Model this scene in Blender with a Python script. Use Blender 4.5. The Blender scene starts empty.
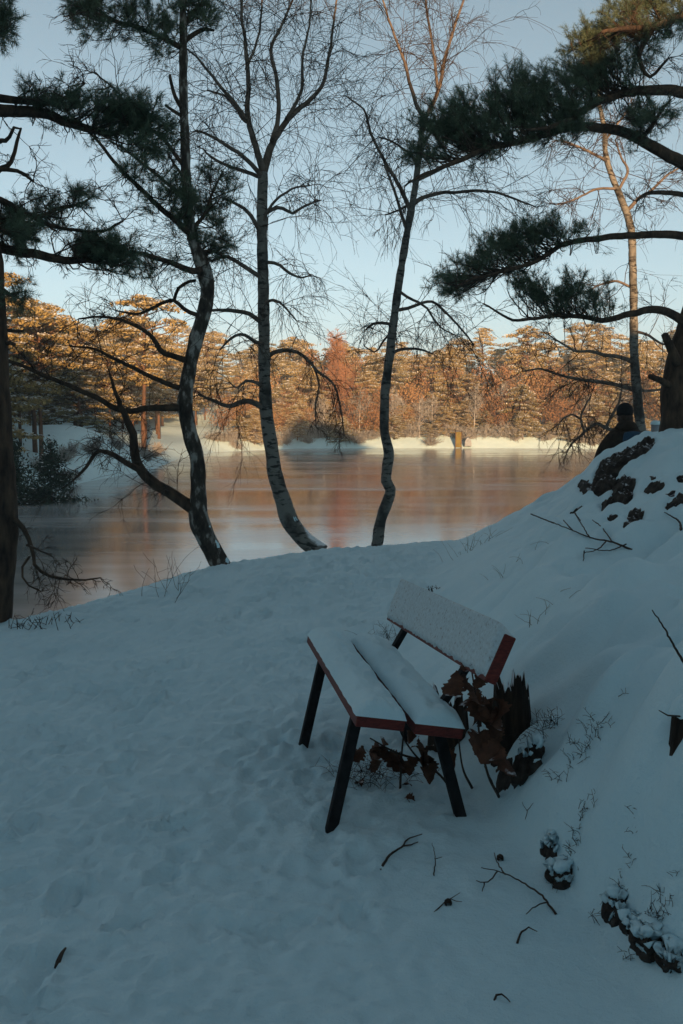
import bpy, math, random
import numpy as np
from mathutils import Vector, noise as mnoise

random.seed(7)
RNG = np.random.default_rng(11)
scene = bpy.context.scene
COL = scene.collection

# ---------------------------------------------------------------- camera
CAM_H, PITCH, FPX = 1.55, math.radians(5.57), 995.0
cam_data = bpy.data.cameras.new('camera')
cam = bpy.data.objects.new('camera', cam_data)
COL.objects.link(cam)
cam.location = (0, 0, CAM_H)
cam.rotation_euler = (math.radians(90) - PITCH, 0, 0)
cam_data.sensor_fit = 'VERTICAL'
cam_data.sensor_height = 36.0
cam_data.lens = 35.0
cam_data.clip_start, cam_data.clip_end = 0.05, 5000
scene.camera = cam
scene.render.resolution_x, scene.render.resolution_y = 683, 1024

# ---------------------------------------------------------------- sky, sun, exposure
SUN_EL, SUN_AZ = math.radians(6.5), math.radians(10)      # low sun behind the camera, a touch right
world = bpy.data.worlds.new('World')
scene.world = world
world.use_nodes = True
wn, wl = world.node_tree.nodes, world.node_tree.links
wn.clear()
sky = wn.new('ShaderNodeTexSky')
sky.sky_type = 'NISHITA'
sky.sun_disc = False
sky.sun_elevation = SUN_EL
sky.sun_rotation = math.pi - SUN_AZ
sky.air_density, sky.dust_density, sky.ozone_density = 0.5, 1.0, 3.0
tint = wn.new('ShaderNodeMix')
tint.data_type = 'RGBA'; tint.blend_type = 'MULTIPLY'
tint.inputs[0].default_value = 1.0
tint.inputs[7].default_value = (0.94, 1.12, 0.91, 1)
bg = wn.new('ShaderNodeBackground')
bg.inputs[1].default_value = 0.10
wo = wn.new('ShaderNodeOutputWorld')
hsv = wn.new('ShaderNodeHueSaturation')                    # the photograph's muted winter colour, the same over the whole sky
hsv.inputs['Saturation'].default_value = 0.60; hsv.inputs['Value'].default_value = 0.82
wl.new(sky.outputs[0], hsv.inputs['Color']); wl.new(hsv.outputs[0], tint.inputs[6]); wl.new(tint.outputs[2], bg.inputs[0]); wl.new(bg.outputs[0], wo.inputs[0])

sun_data = bpy.data.lights.new('sun', 'SUN')
sun_data.energy = 5.0
sun_data.angle = math.radians(0.5)
sun_data.color = (1.0, 0.58, 0.27)
sun = bpy.data.objects.new('sun', sun_data)
COL.objects.link(sun)
to_sun = Vector((math.sin(SUN_AZ) * math.cos(SUN_EL), -math.cos(SUN_AZ) * math.cos(SUN_EL), math.sin(SUN_EL)))
sun.rotation_euler = to_sun.to_track_quat('Z', 'Y').to_euler()
sun.location = (5, -60, 30)

scene.view_settings.view_transform = 'Standard'
scene.view_settings.look = 'None'
scene.view_settings.exposure = 1.4
scene.view_settings.gamma = 1.0
scene.view_settings.use_curve_mapping = False

# ---------------------------------------------------------------- pixel helpers
CP, SP = math.cos(PITCH), math.sin(PITCH)

def ray(u, v):
    a, t = (u - 341.5) / FPX, (v - 512) / FPX
    return np.array([a, CP - t * SP, -SP - t * CP])

def at(u, v, y):                       # the point of a pixel's direction at distance y
    d = ray(u, v)
    return np.array([0, 0, CAM_H]) + d * (y / d[1])

# ---------------------------------------------------------------- noise
def _hash(ix, iy, seed):
    h = (ix.astype(np.int64) * 374761393 + iy.astype(np.int64) * 668265263 + seed * 1442695041) & 0xFFFFFFFF
    h = ((h ^ (h >> 13)) * 1274126177) & 0xFFFFFFFF
    return (h ^ (h >> 16)) & 0xFFFF

def gnoise(x, y, seed=0):
    x = np.asarray(x, float); y = np.asarray(y, float)
    ix, iy = np.floor(x), np.floor(y)
    fx, fy = x - ix, y - iy
    ux, uy = fx * fx * fx * (fx * (fx * 6 - 15) + 10), fy * fy * fy * (fy * (fy * 6 - 15) + 10)
    def g(dx, dy):
        a = _hash(ix + dx, iy + dy, seed) * (2 * math.pi / 65536)
        return np.cos(a) * (fx - dx) + np.sin(a) * (fy - dy)
    n0 = g(0, 0) * (1 - ux) + g(1, 0) * ux
    n1 = g(0, 1) * (1 - ux) + g(1, 1) * ux
    return (n0 * (1 - uy) + n1 * uy) * 1.5

def fbm(x, y, octv=4, seed=0):
    s, a, f = 0, 1.0, 1.0
    for k in range(octv):
        s = s + a * gnoise(x * f, y * f, seed + k * 17); a *= .5; f *= 2.03
    return s

def sstep(a, b, x):
    t = np.clip((x - a) / (b - a), 0, 1)
    return t * t * (3 - 2 * t)

def poly_sd(x, y, pts, inside):
    d2 = np.full(np.shape(x), 1e18)
    for (ax, ay), (bx_, by_) in zip(pts[:-1], pts[1:]):
        ex, ey = bx_ - ax, by_ - ay
        t = np.clip(((x - ax) * ex + (y - ay) * ey) / (ex * ex + ey * ey), 0, 1)
        d2 = np.minimum(d2, (x - ax - t * ex) ** 2 + (y - ay - t * ey) ** 2)
    ins = np.zeros(np.shape(x), bool)
    for (ax, ay), (bx_, by_) in zip(inside, inside[1:] + inside[:1]):
        if ay == by_: continue
        c = ((ay > y) != (by_ > y)) & (x < (bx_ - ax) * (y - ay) / (by_ - ay) + ax)
        ins ^= c
    return np.where(ins, -1, 1) * np.sqrt(d2)

# ---------------------------------------------------------------- terrain height
LAKE_Z = -2.6
CREST = [(-60, -12), (-14, 1), (-5, 4.0), (-3.2, 5.7), (-2.45, 6.7), (-1.75, 8.0), (-1.1, 9.8), (-0.1, 11.2),
         (1.6, 12.2), (3.2, 13.8), (5.5, 15.8), (9, 18), (20, 21), (60, 26), (200, 30)]
CREST_IN = CREST + [(200, -400), (-60, -400)]
FAR = [(-400, 10), (-60, 22), (-22, 38), (-17.5, 48), (-16, 60), (-15.2, 68), (-14.4, 76), (-15.5, 95), (-14.2, 112), (-5.2, 123.5),
       (8, 126), (22, 125), (33, 123), (60, 112), (160, 90), (400, 80)]
FAR_IN = FAR + [(400, -400), (-400, -400)]
TOE_Y = [-5, 2.0, 2.6, 2.8, 2.95, 3.2, 3.4, 3.6, 4.2, 5, 6, 7, 9, 11, 12, 14, 20]
TOE_X = [1.6, 1.3, 0.99, 0.88, 0.84, 0.73, 0.69, 0.63, 0.52, 0.50, .56, .70, 1.0, 1.3, 1.5, 2.3, 6.0]
SHADE_RIDGE_X = [-200, -40, -8, -3.8, 0, 2.4, 4.6, 5.6, 6.5, 8, 9.0, 9.8, 12, 14, 19, 23, 28, 34, 60, 200]
SHADE_RIDGE_Z = [13, 13, 13, 12.8, 10.0, 9.3, 9.1, 8.1, 7.7, 8.5, 8.0, 6.7, 6.7, 9.5, 17.3, 16.6, 13.4, 10.0, 8.5, 8.5]  # heights of an unseen ridge behind the camera, shaped to place its shadow edge
LUMPS = [  # x, y, rx, ry, height : rounded snow lobes on the bank
    (1.16, 2.86, .28, .34, .22), (.74, 3.80, .12, .15, .13), (1.5, 3.3, .3, .3, .10), (1.35, 4.3, .3, .35, .09), (1.02, 2.62, .16, .20, .08), (1.05, 3.55, .2, .22, .08), (.95, 4.0, .16, .22, .07),
    (2.35, 9.2, .16, .2, .07), (2.62, 9.0, .15, .2, .08), (2.2, 8.7, .18, .2, .06), (2.9, 8.9, .2, .2, .07), (1.25, 5.2, .3, .4, .06),
    (1.5, 6.4, .4, .4, .07), (3.0, 8.4, .4, .5, .1), (1.9, 7.2, .3, .4, .06), (.75, 7.9, .35, .5, .05), (2.6, 7.7, .35, .4, .07)]

_fd = np.linspace(-1, 12, 1301)
_fz = np.interp(_fd, [-1, -.1, .16, .68, 1.1, 1.42, 1.63, 1.95, 2.4, 3.4, 6, 12], [0, 0, .14, .37, .60, .86, 1.06, 1.25, 1.34, 1.38, 1.7, 2.2])
_fz = np.convolve(np.pad(_fz, 12, 'edge'), np.ones(25) / 25, 'valid')

SHELVES = [  # thick flat-topped snow shelves with steep edges
    (1.22, 2.72, .30, .20, .11), (1.03, 3.10, .20, .15, .08), (1.38, 3.28, .26, .20, .10), (.98, 3.62, .17, .16, .08), (1.30, 3.95, .30, .25, .09),
    (1.05, 4.6, .26, .30, .07), (1.75, 4.9, .40, .35, .09), (1.30, 5.9, .30, .35, .06), (2.1, 6.4, .45, .4, .09), (1.55, 7.3, .3, .4, .06), (2.35, 7.9, .35, .35, .07)]

def height(x, y):
    x = np.asarray(x, float); y = np.asarray(y, float)
    # near land
    sd = poly_sd(x, y, CREST, CREST_IN)
    plateau = .02 * fbm(x * .35, y * .35, 2, 3) * sstep(-30, -2, -np.abs(y - 5)) + .015 * (y - 4) * sstep(0, 4, y) * sstep(14, 6, y)
    toe = np.interp(y, TOE_Y, TOE_X) + .08 * gnoise(y * .9, x * .3, 5) * sstep(3.4, 6, y) + .022 * gnoise(y * 5, x * 2, 6)
    d = .5 * ((x - toe) + np.sqrt((x - toe) ** 2 + (.05 + .03 * np.clip(y - 4, 0, 8)) ** 2))
    k = np.clip((y - 3.5) / 6.5, 0, 1)
    knoll = ((1 - k) * (.52 * (1 - np.exp(-d / .40)) + .12 * np.minimum(d, 6)) + k * np.interp(x - toe, _fd, _fz)) * sstep(16, 11.6, y)
    knoll = knoll + sstep(-8, -1, y) * sstep(.05, .8, d) * sstep(17, 12, y) * ((.10 - .05 * k) * fbm(x * 1.1, y * 1.1, 3, 21) + (.06 - .03 * k) * gnoise(x * 2.7, y * 2.7, 15) + (.19 - .13 * k) * np.abs(gnoise(x * 2.1, y * 1.7, 9)) + .035 * np.abs(gnoise(x * 5.3, y * 4.6, 19)))
    knoll = knoll * sstep(-8, -1, y) + .19 * sstep(-.01, .05, x - toe) * sstep(3.75, 3.45, y) * sstep(1.2, 2.2, y)
    for lx, ly, rx, ry, hh in LUMPS:
        q = ((x - lx) / rx) ** 2 + ((y - ly) / ry) ** 2
        knoll = knoll + hh * np.exp(-q * q * .6 - q * .4)
    for lx, ly, rx, ry, hh in SHELVES:
        q = ((x - lx + .04 * gnoise(y * 6, x * 4, 13)) / rx) ** 2 + ((y - ly + .04 * gnoise(x * 6, y * 4, 14)) / ry) ** 2
        knoll = knoll + hh * np.exp(-q ** 3)
    drop = np.where(sd > 0, .42 * sd * sd / (sd + .55), 0)
    back = np.interp(x, SHADE_RIDGE_X, SHADE_RIDGE_Z) * sstep(-.5, -13, y) * (1 - .92 * sstep(-14.5, -40, y)) + .3 * fbm(x * .3, y * .3, 3, 31) * sstep(-5, -12, y)  # unseen ridge added behind the camera to keep the foreground in shade
    near = plateau + knoll + back - drop
    near = np.maximum(near, -4.5)
    # far and left shore
    fd = poly_sd(x, y, FAR, FAR_IN)
    bank = .9 * sstep(0, 2.0, fd) + .17 * np.clip(fd, 0, 60) + .5 * fbm(x * .09, y * .09, 3, 41) * sstep(2, 12, fd)
    mound = 1.7 * np.exp(-((x + 20) / 4.6) ** 2 - ((y - 73) / 6.5) ** 2)
    mound = mound + 1.8 * np.exp(-((x + 7) / 9) ** 2 - ((y - 138) / 5) ** 2) + 1.2 * np.exp(-((x - 22) / 9) ** 2 - ((y - 133) / 6) ** 2)
    far = np.where(fd > 0, LAKE_Z + bank + mound * sstep(0, 4, fd), LAKE_Z - np.minimum(-fd * .4, 1.9))
    return np.maximum(near, far)

def hz(x, y):
    return float(height(np.array([x]), np.array([y]))[0])

_S = np.geomspace(1.2, 260, 6000)
def hit(u, v):                         # where a pixel's direction meets the ground
    d = ray(u, v)
    p = np.array([0, 0, CAM_H])[None] + _S[:, None] * d[None]
    below = p[:, 2] < height(p[:, 0], p[:, 1])
    i = int(np.argmax(below)) if below.any() else len(_S) - 1
    return p[i]

# ---------------------------------------------------------------- mesh builder
class MB:
    def __init__(self): self.v, self.q, self.t, self.n = [], [], [], 0
    def add(self, verts, quads=None, tris=None):
        verts = np.asarray(verts, float)
        if quads is not None and len(quads): self.q.append(np.asarray(quads, np.int64) + self.n)
        if tris is not None and len(tris): self.t.append(np.asarray(tris, np.int64) + self.n)
        self.v.append(verts); self.n += len(verts)
    def tube(self, pts, rad, n=6, cap=True):
        pts = np.asarray(pts, float); k = len(pts)
        rad = np.broadcast_to(np.asarray(rad, float), (k,))
        tg = np.gradient(pts, axis=0)
        tg /= np.linalg.norm(tg, axis=1)[:, None] + 1e-12
        m = tg.mean(0)
        ref = np.array([1., 0, 0]) if abs(m[0]) < .6 * (np.linalg.norm(m) + 1e-9) else np.array([0, 1., 0])
        a = np.cross(tg, ref); a /= np.linalg.norm(a, axis=1)[:, None] + 1e-12
        b = np.cross(tg, a)
        th = np.arange(n) * 2 * math.pi / n
        ring = pts[:, None] + rad[:, None, None] * (np.cos(th)[None, :, None] * a[:, None] + np.sin(th)[None, :, None] * b[:, None])
        i = np.arange(k - 1)[:, None] * n; j = np.arange(n)[None]; j2 = (j + 1) % n
        quads = np.stack([i + j, i + j2, i + n + j2, i + n + j], -1).reshape(-1, 4)
        verts = ring.reshape(-1, 3)
        tris = None
        if cap:
            verts = np.vstack([verts, pts[0], pts[-1] + tg[-1] * rad[-1] * .5])
            j = np.arange(n); j2 = (j + 1) % n
            tris = np.vstack([np.stack([j2, j, np.full(n, k * n)], -1),
                              np.stack([(k - 1) * n + j, (k - 1) * n + j2, np.full(n, k * n + 1)], -1)])
        self.add(verts, quads, tris)
    def grid(self, P, flip=False):     # P (a,b,3)
        a, b = P.shape[:2]
        i = np.arange(a - 1)[:, None] * b + np.arange(b - 1)[None]
        q = np.stack([i, i + 1, i + b + 1, i + b], -1).reshape(-1, 4)
        if flip: q = q[:, ::-1]
        self.add(P.reshape(-1, 3), q)
    def box(self, c, ax, ay, az):      # centre and three half-extent vectors
        c, ax, ay, az = map(lambda w: np.asarray(w, float), (c, ax, ay, az))
        v = [c + sx * ax + sy * ay + sz * az for sz in (-1, 1) for sy in (-1, 1) for sx in (-1, 1)]
        self.add(v, [(0, 2, 3, 1), (4, 5, 7, 6), (0, 1, 5, 4), (2, 6, 7, 3), (0, 4, 6, 2), (1, 3, 7, 5)])
    def mesh(self, name, smooth=True):
        me = bpy.data.meshes.new(name)
        v = np.vstack(self.v).astype(np.float32)
        q = np.vstack(self.q) if self.q else np.zeros((0, 4), np.int64)
        t = np.vstack(self.t) if self.t else np.zeros((0, 3), np.int64)
        me.vertices.add(len(v)); me.vertices.foreach_set('co', v.ravel())
        loops = np.concatenate([q.ravel(), t.ravel()]).astype(np.int32)
        me.loops.add(len(loops)); me.loops.foreach_set('vertex_index', loops)
        st = np.concatenate([np.arange(len(q)) * 4, len(q) * 4 + np.arange(len(t)) * 3]).astype(np.int32)
        me.polygons.add(len(st)); me.polygons.foreach_set('loop_start', st)
        me.polygons.foreach_set('use_smooth', np.full(len(st), smooth))
        me.update(calc_edges=True); me.validate()
        return me
    def build(self, name, mat, parent=None, smooth=True, stuff=False, bevel=0):
        return link(name, self.mesh(name, smooth), mat, parent, stuff, bevel)

def link(name, me, mat, parent=None, stuff=False, bevel=0):
    ob = bpy.data.objects.new(name, me)
    if mat and not me.materials: me.materials.append(mat)
    COL.objects.link(ob)
    if parent:
        ob.parent = parent
        ob.matrix_parent_inverse.identity()
        pl = Vector((0, 0, 0)); p = parent
        while p: pl += p.location; p = p.parent
        if not me.get('local'): ob.location = -pl
    if stuff: ob['kind'] = 'stuff'
    if bevel:
        md = ob.modifiers.new('bevel', 'BEVEL'); md.width = bevel; md.segments = 2; md.limit_method = 'ANGLE'
    return ob

def tag(o, label, cat, group=None):
    o['label'] = label; o['category'] = cat
    if group: o['group'] = group
    return o

def thing(name, label, cat, loc=(0, 0, 0), group=None):
    o = bpy.data.objects.new(name, None); COL.objects.link(o)
    o.location = Vector([float(c) for c in loc]); o.empty_display_size = .2
    return tag(o, label, cat, group)

# ---------------------------------------------------------------- materials
def mat_new(name):
    m = bpy.data.materials.new(name); m.use_nodes = True
    nt = m.node_tree; b = nt.nodes['Principled BSDF']
    return m, nt, b

def nnoise(nt, scale, detail=4, rough=.55, mapping=None, coord='Object'):
    tc = nt.nodes.new('ShaderNodeTexCoord'); n = nt.nodes.new('ShaderNodeTexNoise')
    n.inputs['Scale'].default_value = scale; n.inputs['Detail'].default_value = detail; n.inputs['Roughness'].default_value = rough
    if mapping:
        mp = nt.nodes.new('ShaderNodeMapping'); mp.inputs['Scale'].default_value = mapping
        nt.links.new(tc.outputs[coord], mp.inputs[0]); nt.links.new(mp.outputs[0], n.inputs['Vector'])
    else: nt.links.new(tc.outputs[coord], n.inputs['Vector'])
    return n.outputs[0]

def nramp(nt, fac, stops):
    r = nt.nodes.new('ShaderNodeValToRGB')
    while len(r.color_ramp.elements) < len(stops): r.color_ramp.elements.new(.5)
    for e, (p, c) in zip(r.color_ramp.elements, stops):
        e.position = p; e.color = (*c, 1) if len(c) == 3 else c
    nt.links.new(fac, r.inputs[0]); return r.outputs[0]

def nbump(nt, b, h, strength=.3, dist=.01):
    bp = nt.nodes.new('ShaderNodeBump'); bp.inputs['Strength'].default_value = strength; bp.inputs['Distance'].default_value = dist
    nt.links.new(h, bp.inputs['Height']); nt.links.new(bp.outputs[0], b.inputs['Normal'])

def nmix(nt, fac, a, b_):
    m = nt.nodes.new('ShaderNodeMix'); m.data_type = 'RGBA'
    if hasattr(fac, 'node'): nt.links.new(fac, m.inputs[0])
    else: m.inputs[0].default_value = fac
    for s, val in ((6, a), (7, b_)):
        if hasattr(val, 'node'): nt.links.new(val, m.inputs[s])
        else: m.inputs[s].default_value = (*val, 1)
    return m.outputs[2]

def nmath(nt, op, a, b_=None, clamp=False):
    m = nt.nodes.new('ShaderNodeMath'); m.operation = op; m.use_clamp = clamp
    for i, val in enumerate((a, b_)):
        if val is None: continue
        if hasattr(val, 'node'): nt.links.new(val, m.inputs[i])
        else: m.inputs[i].default_value = val
    return m.outputs[0]

def snow_mask(nt, lo=.35, hi=.6, nscale=14, amount=.5):     # snow lies where a surface faces up, broken by noise
    g = nt.nodes.new('ShaderNodeNewGeometry'); sx = nt.nodes.new('ShaderNodeSeparateXYZ')
    nt.links.new(g.outputs['Normal'], sx.inputs[0])
    n = nnoise(nt, nscale, 3)
    v = nmath(nt, 'ADD', sx.outputs[2], nmath(nt, 'MULTIPLY', nmath(nt, 'SUBTRACT', n, .5), amount * 2))
    mr = nt.nodes.new('ShaderNodeMapRange'); mr.inputs[1].default_value = lo; mr.inputs[2].default_value = hi
    nt.links.new(v, mr.inputs[0]); return mr.outputs[0]

def simple(name, stops, scale=8, rough=.8, bump=0, bdist=.01, mapping=None, snow=None, detail=4, spec=.3):
    m, nt, b = mat_new(name)
    n = nnoise(nt, scale, detail, .6, mapping)
    c = nramp(nt, n, stops)
    if snow: c = nmix(nt, snow_mask(nt, *snow), c, (.72, .76, .8))
    nt.links.new(c, b.inputs['Base Color'])
    b.inputs['Roughness'].default_value = rough
    b.inputs['Specular IOR Level'].default_value = spec
    if bump: nbump(nt, b, n, bump, bdist)
    return m

def snow_material():
    m, nt, b = mat_new('snow')
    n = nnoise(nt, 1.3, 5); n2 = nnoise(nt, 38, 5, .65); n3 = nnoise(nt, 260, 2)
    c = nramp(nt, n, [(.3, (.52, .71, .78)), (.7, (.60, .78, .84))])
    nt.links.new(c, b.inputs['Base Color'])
    b.inputs['Roughness'].default_value = .62; b.inputs['Specular IOR Level'].default_value = .25
    h = nmath(nt, 'ADD', n2, nmath(nt, 'MULTIPLY', n3, .25))
    nbump(nt, b, h, .55, .014)
    return m

def ice_material():
    m, nt, b = mat_new('lake_ice')
    st = nnoise(nt, 1.0, 5, .6, (.07, .30, 1)); st2 = nnoise(nt, 1.0, 4, .6, (.018, .09, 1)); fine = nnoise(nt, 9, 4, .6, (.6, 1, 1))
    v = nmath(nt, 'ADD', nmath(nt, 'MULTIPLY', st, .55), nmath(nt, 'MULTIPLY', st2, .45))
    dust = nramp(nt, v, [(.38, (0, 0, 0)), (.64, (.85, .85, .85))])
    bwn = nt.nodes.new('ShaderNodeRGBToBW'); nt.links.new(dust, bwn.inputs[0]); dust = bwn.outputs[0]
    c = nmix(nt, dust, (.17, .18, .18), (.55, .56, .57))
    nt.links.new(c, b.inputs['Base Color'])
    nt.links.new(nmath(nt, 'ADD', nmath(nt, 'MULTIPLY', dust, .17), .065), b.inputs['Roughness'])
    b.inputs['IOR'].default_value = 1.45
    b.inputs['Specular IOR Level'].default_value = .5
    nbump(nt, b, nmath(nt, 'ADD', fine, nmath(nt, 'MULTIPLY', st, 2)), .03, .006)
    return m

def birch_material(name, white, dark):
    m, nt, b = mat_new(name)
    a = nnoise(nt, 1, 4, .6, (9, 9, 26)); p = nnoise(nt, 3.2, 4, .6)
    lent = nramp(nt, a, [(.40, (0, 0, 0)), (.47, (1, 1, 1))])
    base = nramp(nt, p, [(.34, dark), (.52, white), (.8, tuple(w * 1.2 for w in white))])
    c = nmix(nt, lent, tuple(d * .6 for d in dark), base)
    c = nmix(nt, snow_mask(nt, .5, .7, 11, .5), c, (.72, .76, .8))
    nt.links.new(c, b.inputs['Base Color']); b.inputs['Roughness'].default_value = .75
    nbump(nt, b, a, .35, .01)
    return m

M = {}
M['snow'] = snow_material()
M['ice'] = ice_material()
M['frost'] = simple('thin_crusty_snow', [(.30, (.22, .18, .17)), (.40, (.45, .53, .56)), (.7, (.56, .66, .70))], 75, .75, .5, .006, detail=6)
M['birch'] = birch_material('birch_bark', (.15, .145, .13), (.025, .023, .02))
M['twig'] = simple('twig_bark', [(.3, (.030, .022, .018)), (.7, (.07, .05, .038))], 20, .85)
M['birch_limb'] = simple('birch_limb_bark', [(.3, (.07, .052, .042)), (.7, (.17, .14, .12))], 9, .8, snow=(.98, 1.2, 20, .35))
M['pine_bark'] = simple('pine_bark', [(.3, (.018, .014, .012)), (.5, (.055, .038, .028)), (.72, (.10, .066, .044))], 1, .95, .9, .02, (16, 16, 5), (.95, 1.2, 12, .4))
M['pine_mottled'] = simple('mottled_pine_bark', [(.34, (.018, .015, .013)), (.5, (.055, .046, .038)), (.62, (.27, .26, .24))], 1, .92, .7, .015, (13, 13, 6), (.62, .8, 11, .55))
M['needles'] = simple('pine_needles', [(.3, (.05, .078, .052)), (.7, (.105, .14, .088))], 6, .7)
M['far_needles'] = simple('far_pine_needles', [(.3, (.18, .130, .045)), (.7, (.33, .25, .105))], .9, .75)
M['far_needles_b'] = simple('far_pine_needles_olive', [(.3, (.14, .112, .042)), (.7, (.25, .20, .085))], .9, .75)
M['far_bark'] = simple('far_pine_bark', [(.3, (.05, .03, .02)), (.7, (.14, .07, .04))], 3, .9)
M['far_snow'] = simple('branch_snow', [(.3, (.66, .68, .70)), (.7, (.78, .79, .8))], 3, .7)
M['rust_leaf'] = simple('rust_foliage', [(.3, (.15, .075, .035)), (.7, (.26, .14, .07))], 2, .8)
M['copper_leaf'] = simple('copper_foliage', [(.3, (.20, .115, .05)), (.7, (.34, .20, .095))], 2, .8)
M['rust_twig'] = simple('rust_birch_twigs', [(.3, (.25, .105, .045)), (.7, (.37, .17, .08))], 2, .8)
M['frost_twig'] = simple('frosted_twigs', [(.3, (.15, .14, .13)), (.7, (.42, .41, .40))], 2, .8)
M['spruce'] = simple('spruce_needles', [(.3, (.012, .022, .014)), (.7, (.03, .045, .026))], 3, .75)
M['red_paint'] = simple('worn_red_paint', [(.3, (.06, .010, .008)), (.55, (.125, .018, .013)), (.75, (.18, .03, .022))], 14, .55, .25, .004, (3, 3, 12))
M['black_paint'] = simple('black_painted_steel', [(.3, (.010, .010, .011)), (.7, (.028, .027, .028))], 22, .8, .3, .003, spec=.12)
M['rock'] = simple('dark_rock', [(.3, (.011, .009, .008)), (.5, (.034, .028, .024)), (.72, (.080, .068, .058))], 12, .8, .8, .03, None, (.93, 1.15, 22, .35), 6, .1)  # dark brown rock, also worn by the stones that stand in for shade
M['rot_wood'] = simple('rotten_wood', [(.3, (.008, .006, .005)), (.55, (.03, .02, .014)), (.75, (.065, .042, .026))], 1, .95, .8, .02, (30, 30, 4), (.6, .8, 20, .4))
M['oak_leaf'] = simple('withered_oak_leaf', [(.3, (.040, .016, .009)), (.7, (.105, .042, .022))], 18, .75, .4, .004, snow=(.93, 1.1, 25, .35))
M['soil'] = simple('heather_twigs', [(.3, (.012, .009, .007)), (.7, (.04, .026, .017))], 20, .9)
M['grass'] = simple('dead_grass', [(.3, (.07, .055, .03)), (.7, (.14, .11, .065))], 10, .85)
M['coat'] = simple('brown_coat_cloth', [(.3, (.020, .014, .011)), (.7, (.042, .03, .022))], 22, .9, .4, .01)
M['hat'] = simple('dark_knit', [(.3, (.008, .008, .009)), (.7, (.02, .019, .02))], 40, .95, .5, .01)
M['jeans'] = simple('blue_denim', [(.3, (.02, .05, .09)), (.7, (.035, .08, .13))], 40, .9)
M['skin'] = simple('skin', [(.3, (.36, .20, .14)), (.7, (.46, .27, .2))], 20, .6)
M['hair'] = simple('brown_hair', [(.3, (.02, .012, .008)), (.7, (.05, .03, .02))], 40, .7)
M['yellow'] = simple('mustard_board', [(.3, (.10, .075, .015)), (.7, (.19, .14, .03))], 4, .8)
M['tarp'] = simple('pale_grey_tarp', [(.3, (.20, .22, .25)), (.7, (.29, .32, .35))], 4, .8)

# ---------------------------------------------------------------- ground and lake
def axis_dense(lo, hi, step, out_lo, out_hi, g):
    mid = np.arange(lo, hi, step); r, l = [], []
    x, s = mid[-1], step
    while x < out_hi: s *= g; x += s; r.append(x)
    x, s = lo, step
    while x > out_lo: s *= g; x -= s; l.append(x)
    return np.concatenate([l[::-1], mid, r])

XS = axis_dense(-3.0, 4.4, .022, -700, 700, 1.05)
ys = [1.15]
while ys[-1] < 15.5: ys.append(ys[-1] * 1.0062)
s = ys[-1] * .0062
while ys[-1] < 800: s *= 1.021; ys.append(ys[-1] + s)
yb, s = [], .012
yy = 1.15
while yy > -400: s *= 1.07; yy -= s; yb.append(yy)
YS = np.array(yb[::-1] + ys)
GX, GY = np.meshgrid(XS, YS)
GZ = height(GX, GY)

# trodden snow: fine lumps on the path, softer on the bank, footprints
fade = sstep(22, 9, np.hypot(GX, GY)) * sstep(-3, 0, GY)
toe_g = np.interp(GY, TOE_Y, TOE_X)
onpath = sstep(.25, -.35, GX - toe_g) * sstep(.9, .1, GX - .9 + .0 * GY)
lum = fbm(GX * 4.2, GY * 3.2, 4, 51)
chop = fbm(GX * 11, GY * 8, 3, 61)
amp = .35 + .65 * sstep(-.2, .4, fbm(GX * .6, GY * .5, 2, 71))
smooth_right = 1 - .65 * sstep(.0, .5, GX) * sstep(4.2, 3.2, GY)
GZ += fade * onpath * smooth_right * (.013 * lum * amp + (.017 * chop * (.35 + amp)) + .010 * fbm(GX * 24, GY * 17, 3, 66))
GZ += fade * (1 - onpath) * (.012 * fbm(GX * 2.3, GY * 2.3, 3, 81) + .004 * chop)
rf = random.Random(3)
for i in range(460):
    t = rf.random()
    fy = 1.7 + 9.5 * rf.random() ** 1.2
    cx = -.95 + .05 * fy + rf.gauss(0, .75)
    if cx > np.interp(fy, TOE_Y, TOE_X) - .55: continue
    a = rf.gauss(0, .45); L, W, D = rf.uniform(.08, .13), rf.uniform(.035, .05), rf.uniform(.004, .020) + (.012 if rf.random() < .18 else 0)
    i0, i1 = np.searchsorted(YS, [fy - .4, fy + .4]); j0, j1 = np.searchsorted(XS, [cx - .4, cx + .4])
    dx, dy = GX[i0:i1, j0:j1] - cx, GY[i0:i1, j0:j1] - fy
    p, q = dx * math.cos(a) + dy * math.sin(a), -dx * math.sin(a) + dy * math.cos(a)
    rr = np.sqrt((p / W) ** 2 + (q / L) ** 2)
    GZ[i0:i1, j0:j1] += -D * sstep(1.15, .75, rr) + D * .45 * np.exp(-((rr - 1.35) / .22) ** 2)

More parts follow.
